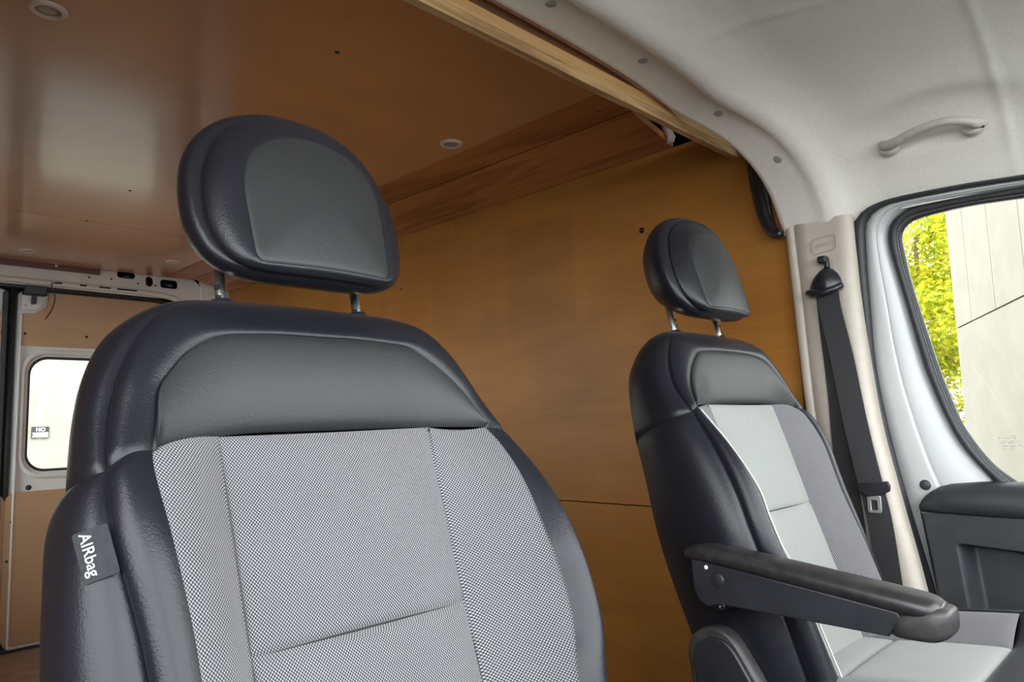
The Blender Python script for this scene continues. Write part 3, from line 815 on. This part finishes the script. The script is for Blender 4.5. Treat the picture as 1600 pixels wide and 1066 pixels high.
class Seat:
    def __init__(self, name, O, mirror, label, fab_center, group=None, rec=19):
        self.O = np.array(O, float); self.m = mirror; self.rec = rec
        self.fab_center = fab_center
        self.root = tag(empty(name, (O[0], O[1]-.22, FLOOR)), label, 'seat', group)
        self.set_frame(rec)
        self.build_back(); self.build_headrest(); self.build_cushion()
    def set_frame(self, rec):
        a = math.radians(rec)
        self.S = np.array([0, -math.sin(a), -math.cos(a)]); self.Nn = np.array([0, -math.cos(a), math.sin(a)])
        self.X = np.array([self.m, 0, 0])
    def w(self, usn):
        A = np.asarray(usn, float)*SEAT_K
        return self.O + A[..., 0:1]*self.X + A[..., 1:2]*self.S + A[..., 2:3]*self.Nn
    def patch(self, name, usn, mat, parent=None, center=(0, .3, -.10), uv=True, wrap=False, **kw):
        G = self.w(usn)
        c = self.w(np.array(center))
        axis_pt = np.asarray(usn, float).copy(); axis_pt[..., 0] *= 0; axis_pt[..., 2] = center[2]
        if center[1] < 0: axis_pt[..., 1] = center[1]
        inw = self.w(axis_pt)-G; inw /= np.maximum(np.linalg.norm(inw, axis=2), 1e-6)[..., None]
        G = finish(G, c, inward=inw, **kw)
        ni, nj = G.shape[:2]
        V = G.reshape(-1, 3)
        U_ = np.asarray(usn).reshape(-1, 3)
        o = mesh(name, V, grid_faces(ni, nj), mat, parent or self.root, True, uv=[(a[0]*SEAT_K, a[1]*SEAT_K) for a in U_], merge=1e-6)
        return o
    def build_back(self):
        nl, na = 60, 110
        # curves as (left leg bottom->cross seam), (arch), (right leg cross seam->bottom); u, s, n
        U_l = [(-.195, .68, .055), (-.197, .50, .055), (-.200, .39, .05), (-.203, .34, .05), (-.211, .27, .05), (-.2155, .21, .038), (-.2115, .183, .025)]
        U_a = [(-.2115, .183, .025), (-.204, .155, .022), (-.196, .119, .02), (-.181, .097, .02), (-.166, .080, .02), (-.147, .067, .02), (-.128, .060, .02), (-.103, .056, .02), (-.054, .053, .02), (0, .053, .02), (.054, .053, .02), (.103, .056, .02), (.128, .060, .02), (.147, .070, .02), (.170, .087, .02), (.189, .106, .02), (.205, .13, .02), (.222, .173, .022)]
        U_r = [(.222, .173, .022), (.229, .21, .04), (.230, .263, .06), (.226, .34, .078), (.229, .393, .08), (.225, .441, .08), (.208, .503, .08), (.19, .68, .078)]
        S_l = [(-.222, .68, .015), (-.228, .45, .03), (-.234, .377, .03), (-.239, .334, .03), (-.248, .283, .03), (-.252, .245, .028), (-.249, .197, .015)]
        S_a = [(-.249, .197, .015), (-.239, .145, .003), (-.228, .105, 0), (-.217, .078, 0), (-.201, .050, 0), (-.175, .021, -.003), (-.14, .002, -.015), (-.09, -.008, -.026), (0, -.012, -.03), (.09, -.008, -.026), (.14, .002, -.015), (.175, .021, -.003), (.203, .050, 0), (.222, .082, 0), (.238, .131, .005), (.249, .185, .028)]
        S_r = [(.249, .185, .028), (.262, .26, .052), (.272, .34, .066), (.276, .40, .068), (.270, .46, .066), (.250, .53, .058), (.235, .68, .048)]
        M_l = [(-.262, .68, -.03), (-.275, .45, -.02), (-.279, .358, -.02), (-.277, .285, -.02), (-.273, .24, -.025), (-.262, .205, -.03)]
        M_a = [(-.262, .205, -.03), (-.252, .135, -.035), (-.239, .085, -.04), (-.219, .045, -.045), (-.188, .018, -.05), (-.15, 0, -.055), (-.09, -.012, -.062), (0, -.016, -.066), (.09, -.012, -.062), (.15, 0, -.055), (.188, .018, -.05), (.22, .047, -.045), (.242, .088, -.04), (.256, .14, -.03), (.266, .19, -.02)]
        M_r = [(.266, .19, -.02), (.277, .26, -.01), (.285, .34, -.005), (.287, .40, -.005), (.282, .46, -.01), (.268, .53, -.02), (.255, .68, -.03)]
        B_l = [(-.235, .68, -.125), (-.250, .45, -.125), (-.255, .358, -.12), (-.25, .27, -.115), (-.238, .205, -.11)]
        B_a = [(-.238, .205, -.11), (-.229, .135, -.106), (-.215, .09, -.104), (-.195, .058, -.104), (-.165, .032, -.104), (-.13, .016, -.105), (-.09, .006, -.108), (0, .002, -.11), (.09, .006, -.108), (.13, .016, -.105), (.165, .032, -.104), (.197, .058, -.104), (.217, .09, -.104), (.232, .135, -.106), (.241, .19, -.11)]
        B_r = [(.241, .19, -.11), (.25, .27, -.112), (.257, .36, -.118), (.25, .45, -.125), (.235, .68, -.125)]
        c = lambda P, n: cr(P, n)
        Ul, Ua, Ur = c(U_l, nl), c(U_a, na), c(U_r, nl)
        Sl, Sa, Sr = c(S_l, nl), c(S_a, na), c(S_r, nl)
        Ml, Ma, Mr_ = c(M_l, nl), c(M_a, na), c(M_r, nl)
        Bl, Ba, Br = c(B_l, nl), c(B_a, na), c(B_r, nl)
        bk = tag(empty('backrest', tuple(np.array([0, .22, -FLOOR+self.O[2]]))), 'black leather backrest with grey fabric front')
        bk.parent = self.root
        self.bk = bk
        def lerp(a, b, q): return a[:, None, :]*(1-q)[None, :, None] + b[:, None, :]*q[None, :, None]
        def quad(a, m, b, q):
            # passes through m at q = .5
            q = q[None, :, None]; a, m, b = a[:, None, :], m[:, None, :], b[:, None, :]
            return a*(1-q)*(1-2*q) + m*4*q*(1-q) + b*q*(2*q-1)
        q1 = ring_qs(22); q2 = ring_qs(30, .7)
        LE = 'leather'
        # front leather band
        self.patch('shoulder_cover', lerp(Ua, Sa, q1), LE, bk, edges='abcd', bulge=.007, bulge_mode='q')
        self.patch('outer_bolster', lerp(Ul, Sl, q1), LE, bk, edges='bcd', bulge=.008, bulge_mode='q')
        self.patch('inner_bolster', lerp(Ur, Sr, q1), LE, bk, edges='acd', bulge=.018, bulge_mode='qs')
        # side gussets
        self.patch('upper_gusset', quad(Sa, Ma, Ba, q2), LE, bk, edges='abc', bulge=.002, bulge_mode='q')
        self.patch('outer_side', quad(Sl, Ml, Bl, q2), LE, bk, edges='bc', bulge=.008, bulge_mode='q', wid=.006)
        self.patch('inner_side', quad(Sr, Mr_, Br, q2), LE, bk, edges='ac', bulge=.008, bulge_mode='q', wid=.006)
        # back shell
        Bc = np.vstack([Bl, Ba[1:], Br[1:]]); h = len(Bc)//2
        L_, R_ = Bc[:h], Bc[::-1][:h]
        self.patch('back_cover', lerp(L_, R_, np.linspace(0, 1, 16)), LE, bk, center=(0, .3, 0), edges='', bulge=.012, bulge_mode='q')
        # insert above the fabric
        sf = lambda u: .161+np.where(np.asarray(u) < 0, 1.27, .60)*np.maximum(np.abs(u)-.08, 0)**2
        nf_ = lambda u: 1.25*np.maximum(np.abs(u)-.08, 0)**2
        bot = np.stack([Ua[:, 0], sf(Ua[:, 0]), nf_(Ua[:, 0])], 1)
        G = lerp(bot, Ua, ring_qs(34, .8))
        self.patch('shoulder_insert', G, 'leather_insert', bk, edges='cd', bulge=.006, bulge_mode='q', tuck=.005, wid=.0035)
        # fabric
        srow = lambda a, b, n: np.linspace(a, b, n)
        def seam(sgn, s):
            s0 = sf(sgn*.1385)
            k = (s-s0)/(.68-s0)
            return np.stack([sgn*np.interp(s, [.16, .38, .68], [.1385, .135, .128]), s, .003*np.ones_like(s)*(1-k)], 1)
        n_ = 60
        sL = np.concatenate([srow(sf(-.1385), .38, n_)]); sR = srow(sf(.1385), .38, n_)
        self.patch('centre_fabric', lerp(seam(-1, sL), seam(1, sR), ring_qs(50, .75)), self.fab_center, bk, edges='abcd', bulge=.006, tuck=.005, wid=.003)
        s2 = srow(.38, .68, 44)
        self.patch('lumbar_fabric', lerp(seam(-1, s2), seam(1, s2), ring_qs(50, .75)), self.fab_center, bk, edges='acd', bulge=.010, tuck=.005, wid=.003)
        # wings: outer edge follows the fabric edge of the bolster
        for sgn, leg, nm in ((-1, Ul[::-1], 'outer_wing'), (1, Ur, 'inner_wing')):
            ss = leg[:, 1]
            s_in = np.interp(np.linspace(0, 1, len(leg)), [0, 1], [sf(sgn*.1385), .68])
            # same arc parameter as the leg
            par = (ss-ss[0])/(ss[-1]-ss[0])
            s_in = sf(sgn*.1385)+par*(.68-sf(sgn*.1385))
            A_ = seam(sgn, s_in)
            Gw = lerp(A_, leg, ring_qs(30, .75)); fall = (1-par)**3
            u0 = Gw[0, :, 0].copy(); ds = sf(u0)-Gw[0, :, 1]; dn = nf_(u0)-Gw[0, :, 2]
            Gw[..., 1] += fall[:, None]*ds[None]; Gw[..., 2] += fall[:, None]*dn[None]
            self.patch(nm+'_fabric', Gw, 'fabric', bk, edges='acd', bulge=.007, bulge_mode='q', tuck=.005, wid=.003)
        self.Ul, self.Ur, self.Ua, self.Sl, self.Sa = Ul, Ur, Ua, Sl, Sa
        self.seamcurve = lambda sg: seam(sg, np.linspace(.165, .6, 40))
        # dark thread lying in the fabric seams
        for sg in (-1, 1):
            P = seam(sg, np.linspace(sf(sg*.1385)+.002, .66, 60)); P[:, 2] -= .0024
            self.tube_usn('seam_thread', P, .0019, 'thread', bk)
        P = np.stack([np.linspace(-.134, .134, 40), np.full(40, .38), np.full(40, -.0030)], 1)
        self.tube_usn('seam_thread', P, .0015, 'thread', bk)
    def tube_usn(self, name, P, r, mat, parent, n=None, seg=6):
        W = self.w(np.asarray(P))
        return tube(name, [tuple(p) for p in W], r, mat, parent, seg, n)
    def build_headrest(self):
        self.set_frame(14)
        lift = getattr(self, 'lift', 0)
        hr = empty('headrest', (0, .22, -FLOOR+self.O[2])); hr.parent = self.root
        tag(hr, 'black leather headrest on chrome rods')
        def ring(half, top, bot, n=120):
            """half: (s, halfwidth) list from bottom to top -> closed loop starting at bottom centre"""
            R_ = [(0, bot)] + [(w_, s) for s, w_ in half] + [(0, top)]
            L_ = [(-a, b) for a, b in R_[::-1]]
            P = R_[:-1]+L_[:-1]
            P = P+[P[0]]
            # closed catmull-rom
            Q = np.array(P[-3:-1]+P+P[1:3], float); out = []
            for i in range(2, len(Q)-3):
                p0, p1, p2, p3 = Q[i-1], Q[i], Q[i+1], Q[i+2]
                for t in np.linspace(0, 1, 24, endpoint=False):
                    out.append(.5*((2*p1)+(-p0+p2)*t+(2*p0-5*p1+4*p2-p3)*t*t+(-p0+3*p1-3*p2+p3)*t**3))
            out.append(out[0]); out = np.array(out)
            ang = np.unwrap(np.arctan2(out[:, 0], -(out[:, 1]+.12)*-1))
            d = np.r_[0, np.cumsum(np.linalg.norm(np.diff(out, axis=0), axis=1))]
            s = np.linspace(0, d[-1], n+1)
            return np.stack([np.interp(s, d, out[:, k]) for k in range(2)], 1)
        I = ring([(-.0178, .062), (-.0195, .082), (-.029, .0900), (-.05, .0920), (-.075, .0935), (-.11, .095), (-.14, .092), (-.165, .081), (-.184, .060), (-.195, .032)], -.1985, -.0172)
        Fr = ring([(-.018, .070), (-.026, .102), (-.042, .119), (-.065, .128), (-.09, .132), (-.125, .131), (-.16, .124), (-.195, .108), (-.222, .080), (-.238, .042)], -.2425, -.016)
        Md = ring([(-.024, .070), (-.032, .104), (-.05, .127), (-.075, .138), (-.10, .142), (-.135, .142), (-.17, .135), (-.203, .117), (-.23, .087), (-.247, .045)], -.2515, -.023)
        Bk = ring([(-.066, .05), (-.07, .08), (-.084, .100), (-.10, .108), (-.12, .111), (-.145, .110), (-.17, .104), (-.195, .088), (-.214, .064), (-.226, .034)], -.229, -.066)
        def nz(R_, base, dome):
            # front face leans: slightly further forward low down
            return base + dome*(R_[:, 1]+.12)
        def lift3(R_, n0, dome=.10): return np.stack([R_[:, 0], R_[:, 1]-lift, n0+dome*(R_[:, 1]+.12)-.35*0], 1)
        I3 = lift3(I, .060, .02); F3 = lift3(Fr, .036, .06); M3 = lift3(Md, -.004, .04); B3 = lift3(Bk, -.056, 0)
        # the front is gently dished round: sides fall back
        I3[:, 2] -= 1.1*I3[:, 0]**2; F3[:, 2] -= .9*F3[:, 0]**2
        cen = np.array([0, -.112-lift, .062]);
        q = ring_qs(30, .6)
        def lerp(a, b, q): return a[:, None, :]*(1-q)[None, :, None] + b[:, None, :]*q[None, :, None]
        def quad(a, m, b, q):
            q = q[None, :, None]; a, m, b = a[:, None, :], m[:, None, :], b[:, None, :]
            return a*(1-q)*(1-2*q) + m*4*q*(1-q) + b*q*(2*q-1)
        ce = (0, -.12-lift, -.01)
        qq = np.linspace(0, 1, 36)
        G = lerp(I3, np.repeat(cen[None], len(I3), 0), qq)
        G[..., 2] = I3[:, None, 2]*(1-(1-(1-qq)**2))[None] + .068*(1-(1-qq)**2)[None]
        self.patch('face_insert', G, 'leather_insert', hr, center=ce, edges='c', tuck=.0028, wid=.0035)
        self.patch('face_border', lerp(I3, F3, ring_qs(20)), 'leather', hr, center=ce, edges='cd', tuck=.0026, wid=.003, bulge=.004, bulge_mode='q')
        self.patch('side_gusset', quad(F3, M3, B3, ring_qs(34, .6)), 'leather', hr, center=ce, edges='c', tuck=.0026, wid=.003, bulge=.003, bulge_mode='q')
        cb_ = np.array([0, -.145-lift, -.062])
        self.patch('back_cover', lerp(B3, np.repeat(cb_[None], len(B3), 0), np.linspace(0, 1, 14)), 'leather', hr, center=ce, edges='', bulge=.006, bulge_mode='q')
        # rods with notches, plastic guides in the backrest top
        for sg in (-1, 1):
            rd = self.tube_usn('rod', [(sg*.0925, -.06-lift, -.034), (sg*.0925, .05, -.038)], .0064*SEAT_K, 'chrome', hr, seg=16)
            for k in range(4):
                s = -.026-lift+.013*k
                if s > .0: continue
                self.tube_usn('notch', [(sg*.0925-.0052, s, -.031), (sg*.0925-.0052, s+.0042, -.031)], .0033, 'hole', rd, seg=8)
            p = self.w(np.array((sg*.0925, .003, -.037)))
            lathe('rod_guide', [(.0065, .0115), (.0100, .0120), (.0130, .0105), (.0150, .004), (.0150, -.02)], tuple(p), tuple(-self.S), 'plastic', hr, 20)
        self.set_frame(self.rec)
    def build_cushion(self):
        # local: u across, f forward from the back, h height
        x0, y0 = self.O[0], self.O[1]-.135
        zc = self.O[2]-.598
        m = self.m
        K_ = SEAT_K
        cu = empty('cushion', (0, self.root.location.y*0+.09, zc-FLOOR)); cu.parent = self.root
        tag(cu, 'grey fabric seat cushion with black leather edges')
        def zf(f): return .055*f/.5 - .16*max(0, (f-.40)/.16)**2.2
        def P(u, f, h): return (x0+m*u*K_, y0-f*K_, zc+(h+zf(f))*K_)
        def sheet(name, fn, fs, n, mat, edges, bulge, bm='both', tuck=.005):
            G = np.array([[P(*fn(f, q)) for q in ring_qs(n, .75)] for f in fs])
            G = finish(G, (x0, y0-.25, zc-.3), tuck, .006, edges, bulge, bm)
            uv = [((q-.5)*.3, f) for f in fs for q in ring_qs(n, .75)]
            return mesh(name, G.reshape(-1, 3), grid_faces(len(fs), n), mat, cu, True, uv=uv, merge=1e-6)
        def fr(a, b, n): return a+(b-a)*ring_qs(n, .6)
        wc = .135
        sheet('rear_panel', lambda f, q: ((q*2-1)*wc, f, 0), fr(0, .125, 20), 30, self.fab_center, 'abcd', .008)
        sheet('front_panel', lambda f, q: ((q*2-1)*wc, f, 0), fr(.125, .315, 24), 30, self.fab_center, 'abcd', .008)
        for sg, nm, hh in ((-1, 'outer', .042), (1, 'inner', .020)):
            sheet(nm+'_wing', lambda f, q: (sg*(wc+q*.085), f, hh*q**1.3), fr(0, .315, 40), 22, 'fabric', 'abcd', .006, 'q')
            sheet(nm+'_bolster', lambda f, q: (sg*(.220+.048*math.sin(q*PI/2)), f, hh-(hh+.047)*(1-math.cos(q*PI/2))), fr(0, .52, 40), 22, 'leather', 'ac', .008, 'q')
            sheet(nm+'_skirt', lambda f, q: (sg*(.268-.02*q), f, -.047-.10*q), fr(0, .52, 40), 12, 'leather', 'c', .004, 'q')
        sheet('front_roll', lambda f, q: ((q*2-1)*.222, f, (.042 if q < .5 else .020)*max(0, (abs(q*2-1)*.222-wc)/.085)**1.3), fr(.315, .56, 34), 60, 'leather', 'a', .012, 'p')
        # seat base
        bs = box('seat_base', (x0-.21, y0-.44, FLOOR), (x0+.21, y0+.06, zc-.13), 'plastic', self.root, .02, 3)
        box('cushion_pan', (x0-.235, y0-.47, zc-.14), (x0+.235, y0+.10, zc-.055), 'plastic', self.root, .02, 3)

# near passenger seat
near = Seat('van_seat', (.439, .758, .144), 1, 'near passenger seat of black leather with dotted grey fabric and airbag tag', 'fabric')
# far driver seat (raised a little, mirrored)
Seat.lift = .0
class FarSeat(Seat): lift = .008
far = FarSeat('van_seat', (1.340, .734, .168), -1, 'far seat of black leather and paler grey fabric with an armrest', 'fabric_pale')

far.tube_usn('lit_edge', far.Ur[1:-1]+np.array([-.005, 0, .002]), .0014, 'lit_edge', far.bk, n=80)  # pale tube painting the lit edge of the far fabric

# airbag tag on the near seat: sewn into the outer side seam
def tag_place(a, b, h):
    # a: along the seam (down), b: away from the seam towards the door
    i = 9
    S_ = near.Sl[::-1]
    p = near.w(np.array(S_[i])); p2 = near.w(np.array(S_[i+6]))
    t = (p2-p)/np.linalg.norm(p2-p)
    out = np.array([-.76, .64, -.04]); out -= t*np.dot(out, t); out /= np.linalg.norm(out)
    n = np.cross(t, out); 
    if n[1] > 0: n = -n
    return Vector(p + t*a + out*b + n*(h+.0045+.10*b))
tgp = plate('airbag_tag', rrect(-.0205, .0205, -.004, .0225, .002, 3), [], .0016, tag_place, 'tag', near.bk, .0004)
text('tag_lettering', 'AIRbag', .0120, lambda a, b, h: tag_place(a-.001, .0135-b, h+.0014), 'print_white', tgp, .0003)

# ---- armrest and recliner cover of the far seat
ar = empty('armrest', (1.045-1.340, 0, -FLOOR-.25)); ar.parent = far.root
tag(ar, 'worn black plastic armrest')
def arm_loft(name, secs, mat, parent, npts=24):
    """secs: (y, zc, half_w, half_h, exponent, xshift)"""
    A = cr(secs, 50); V = []
    for (y, zc, hw, hh, ex_, xs) in A:
        for k in range(npts):
            an = 2*PI*k/npts; c_, s_ = math.cos(an), math.sin(an)
            V.append((1.040+xs+hw*math.copysign(abs(c_)**(2/ex_), c_), y, zc+hh*math.copysign(abs(s_)**(2/ex_), s_)))
    n = len(A)
    Fc = [(i*npts+k, i*npts+(k+1) % npts, (i+1)*npts+(k+1) % npts, (i+1)*npts+k) for i in range(n-1) for k in range(npts)]
    Fc += [tuple(range(npts)), tuple(range((n-1)*npts, n*npts))]
    return mesh(name, V, Fc, mat, parent)
pad = arm_loft('pad', [(.632, -.213, .018, .005, 2.6, 0), (.625, -.2125, .026, .010, 2.8, 0), (.59, -.2115, .030, .0130, 2.8, 0), (.50, -.2215, .030, .0140, 2.8, 0), (.385, -.2365, .031, .0150, 2.8, 0), (.32, -.2450, .031, .0155, 2.8, 0), (.29, -.2495, .028, .0155, 2.6, 0), (.276, -.2525, .019, .012, 2.4, 0)], 'plastic_pad', ar)
plate('side_shell', [(.616, -.218), (.614, -.264), (.607, -.279), (.593, -.287), (.568, -.281), (.337, -.286), (.321, -.262), (.324, -.254)], [], .054, lambda a, b, h: (1.040+h, a, b), 'plastic', ar, .002)
cp = arm_loft('end_cap', [(.338, -.277, .015, .009, 4, 0), (.328, -.273, .026, .015, 4, 0), (.302, -.268, .029, .0205, 4, 0), (.283, -.265, .029, .0215, 4, 0), (.270, -.262, .024, .017, 4, 0), (.266, -.261, .018, .012, 4, 0)], 'plastic_grey', ar)
lathe('pivot_cap', [(.0001, .0015), (.009, .0015), (.0102, .0008), (.0105, -.002), (.0118, -.002), (.0122, 0), (.0122, -.004)], (1.0128, .572, -.246), (-1, 0, 0), 'plastic', ar, 28)
lathe('white_dot', [(.0001, .0012), (.003, .001), (.0034, -.002)], (1.0128, .5905, -.229), (-1, 0, 0), 'print_white', ar, 16)
lathe('pivot_boss', [(.0001, .004), (.018, .004), (.022, 0), (.022, -.06)], (1.030, .582, -.272), (-1, 0, 0), 'plastic', ar, 24)
bolt = lathe('pivot_bolt', [(.0001, .002), (.003, .002), (.003, .006), (.006, .006), (.006, 0)], (1.020, .570, -.283), (-1, 0, 0), 'dark_metal', ar, 12)

rc = empty('recliner_cover', (1.06-1.340, 0, -FLOOR-.42)); rc.parent = far.root
tag(rc, 'black plastic hinge cover at the seat side')
ol = [(.652, -.40), (.655, -.375), (.648, -.350), (.632, -.335), (.612, -.328), (.590, -.331), (.572, -.345), (.545, -.385), (.52, -.425), (.47, -.50), (.47, -.54), (.62, -.54), (.645, -.45)]
olc = [(float(a), float(b)) for a, b in cr(ol+[ol[0]], 70)[:-1]]
plate('cover_rim', olc, [], .030, lambda a, b, h: (1.066+h, a, b), 'plastic_grey', rc, .005)
inn = [((a-.60)*.84+.597, (b+.41)*.86-.4125) for a, b in olc]
plate('cover_face', inn, [], .036, lambda a, b, h: (1.0655+h, a, b), 'plastic', rc, .003)

# ================================================================== ceiling lamps
def lamp(x, y, label):
    t = tag(empty('ceiling_lamp', (x, y, CEIL)), label, 'lamp', 'round recessed lamps in the plywood ceiling')
    lathe('trim_ring', [(.0215, .002), (.0225, -.0035), (.0245, -.006), (.030, -.0065), (.034, -.004), (.0355, -.0008), (.0355, .001)], (x, y, CEIL), (0, 0, 1), 'lamp_ring', t, 40)
    lathe('lens', [(.0001, -.0028), (.012, -.0030), (.0222, -.0020), (.0222, .0)], (x, y, CEIL), (0, 0, 1), 'lens', t, 32)
    return t
lamp(.350, 1.608, 'white ringed ceiling lamp in the top left corner, largest of the four')
lamp(1.417, 1.614, 'white ringed ceiling lamp right of the near headrest')
lamp(.80, 3.86, 'small ceiling lamp above the dark reddish rear board')
lamp(1.39, 3.70, 'small ceiling lamp at the rear above the oval holes')

# ================================================================== OUTSIDE
GZ = FLOOR-.62
gr = box('ground', (-25, -25, GZ-.1), (30, 30, GZ), 'asphalt')
tag(gr, 'grey asphalt ground outside the van', 'ground', kind='structure')

# concrete building beside the driver's window
bd = tag(empty('building', (9.6, 2.0, GZ)), 'cream concrete panel building seen through the front side window', 'building')
az = math.radians(24.0); ux = Vector((math.cos(az), math.sin(az), 0)); nn = Vector((-math.sin(az), math.cos(az), 0))
corner = Vector((9.52, 2.145, 0))
def bpt(a, z, d=0):   # a metres from the corner towards the viewer's right
    p = corner - ux*a + nn*d
    return (p.x, p.y, z)
def slab(name, a0, a1, z0, z1, d0, d1, mat, parent):
    V = [bpt(a, z, d) for d in (d0, d1) for a in (a0, a1) for z in (z0, z1)]
    return mesh(name, V, [(0, 1, 3, 2), (4, 5, 7, 6), (0, 1, 5, 4), (2, 3, 7, 6), (0, 2, 6, 4), (1, 3, 7, 5)], mat, parent, smooth=False)
slab('core', .02, 4.6, GZ, 6.5, -2.0, -.03, 'joint', bd)
cols = [0, .75, 1.68, 2.62, 3.6, 4.6]
rowz = [GZ, .90, 3.9, 6.5]
for c0, c1 in zip(cols[:-1], cols[1:]):
    for r0, r1 in zip(rowz[:-1], rowz[1:]):
        if r0 < 0:   # the lower course is one wide panel
            continue
        slab('concrete_panel', c0, c1-.016, r0+.010, r1-.010, -.05, .0, 'concrete', bd)
slab('concrete_panel', 0, 4.6, GZ, .894, -.05, .0, 'concrete', bd)

# tree behind the building corner
def tree(cx, cy, h, rad, nleaf, label):
    t = tag(empty('tree', (cx, cy, GZ)), label, 'tree')
    tube('trunk', [(cx, cy, GZ), (cx+.1, cy+.05, GZ+1.2), (cx-.05, cy, GZ+2.2), (cx+.1, cy-.1, GZ+h*.8)], [.16, .13, .10, .03], 'bark', t, 10, 20)
    for k in range(5):
        a = k*1.3; z = GZ+1.5+.5*k
        tube('branch', [(cx, cy, z), (cx+.5*math.cos(a), cy+.5*math.sin(a), z+.4), (cx+1.1*math.cos(a), cy+1.1*math.sin(a), z+.7)], [.05, .035, .012], 'bark', t, 6, 10)
    rnd = random.Random(5); V = []; Fc = []
    clumps = [(Vector((rnd.gauss(0, .45), rnd.gauss(0, .45), rnd.uniform(-.64, .55)))) for _ in range(70)]
    for i in range(nleaf):
        cpos = clumps[rnd.randrange(len(clumps))]
        p = Vector((cx+cpos.x*rad+rnd.gauss(0, .3), cy+cpos.y*rad+rnd.gauss(0, .3), GZ+h*.62+cpos.z*h*.62+rnd.gauss(0, .2)))
        a = Vector((rnd.gauss(0, 1), rnd.gauss(0, 1), rnd.gauss(0, .6))).normalized(); b = a.orthogonal().normalized()
        b = (b*math.cos(rnd.random()*6)+a.cross(b)*math.sin(rnd.random()*6)).normalized()
        L1 = rnd.uniform(.055, .095); k = len(V)
        V += [p-a*L1, p-b*L1*.45, p+a*L1, p+b*L1*.45]; Fc.append((k, k+1, k+2, k+3))
    o = mesh('foliage', V, Fc, 'leaf', t, smooth=False); o['kind'] = 'stuff'
    return t
tree(17.2, 4.6, 6.8, 2.5, 42000, 'yellow green leafy tree outside the front side window')

# a parked white car glimpsed beside the building corner
pc = tag(empty('parked_car', (13.9, 1.2, GZ)), 'white parked car with a red tail lamp beside the building corner', 'car')
def car_section(y, zt):
    x = 13.1
    return [(x+.04, y, GZ+.28), (x, y, GZ+.75), (x+.06, y, GZ+.9), (x+.26, y, zt), (x+1.34, y, zt), (x+1.54, y, GZ+.9), (x+1.6, y, GZ+.75), (x+1.56, y, GZ+.28)]
cy0 = 3.10
secs = [(0, .95), (.12, 1.15), (.5, 1.45), (1.1, 1.50), (2.2, 1.47), (2.9, 1.05), (3.9, .92), (4.1, .70)]
V = [v for dy_, zt in secs for v in car_section(cy0-dy_, GZ+zt)]
mesh('car_body', V, grid_faces(len(secs), 8)+[tuple(range(8)), tuple(range(56, 64))], 'car_white', pc)
for xx in (13.09, 14.5):
    box('tail_lamp', (xx, cy0-.12, GZ+.98), (xx+.2, cy0+.03, GZ+1.30), 'tail_red', pc, .01, 2)
for xx in (13.06, 14.56):
    for yy in (.8, 3.2):
        lathe('wheel', [(.0001, 0), (.18, 0), (.30, .02), (.31, .08), (.30, .14), (.0001, .14)], (xx, cy0-yy, GZ+.31), (1, 0, 0), 'rubber', pc, 20)

# wall seen through the rear window, with its sign
rb = tag(empty('rear_wall', (1.5, 9.0, GZ)), 'pale concrete wall seen through the rear door window', 'building')
for k in range(7):
    x0 = -3.2+k*1.7
    box('concrete_panel', (x0, 9.0, GZ+.35), (x0+1.685, 9.2, 4.5), 'rear_concrete', rb, .004, 1)
box('plinth', (-3.2, 8.96, GZ), (8.7, 9.2, GZ+.345), 'rear_concrete', rb, .004, 1)
sg_ = tag(empty('warning_sign', (2.02, 8.98, 0)), 'small black and white no parking sign on the pale rear wall', 'sign')
sx0, sx1, sz0, sz1 = 1.965, 2.125, -.02, .10
box('sign_board', (sx0, 8.975, sz0), (sx1, 8.995, sz1), 'print_black', sg_, .002, 1)
tw = lambda z: (lambda a, b, h: ((sx0+sx1)/2+a, 8.973-h, z+b))
text('lettering', 'NO', .055, tw(.068), 'print_white', sg_, .0008, bold=.001)
box('white_field', (sx0+.008, 8.972, sz0+.008), (sx1-.008, 8.976, .038), 'print_white', sg_)
text('lettering', 'PARKING', .036, tw(.013), 'print_black', sg_, .0012, bold=.0006)

# ------------------------------------------------------------------ portals at the openings (guide the sky's sampling only)
portal((.9, -.62, .1), (2.4, 2.2), (0, 1, 0))
portal((-.30, -.05, .22), (.9, 1.3), (1, 0, 0))
portal((-.24, 3.25, .18), (.98, 1.52), (1, 0, 0))
portal((1.98, -.0, .12), (.7, 1.2), (-1, 0, 0))
portal((1.16, 4.24, .11), (.6, .62), (0, -1, 0))
portal((.46, 4.24, .11), (.6, .62), (0, -1, 0))

# stand everything on the floor: floor at z = 0
for o in list(COL.objects):
    if o.parent is None and o.type in ('MESH', 'EMPTY'):
        o.location.z += Z0
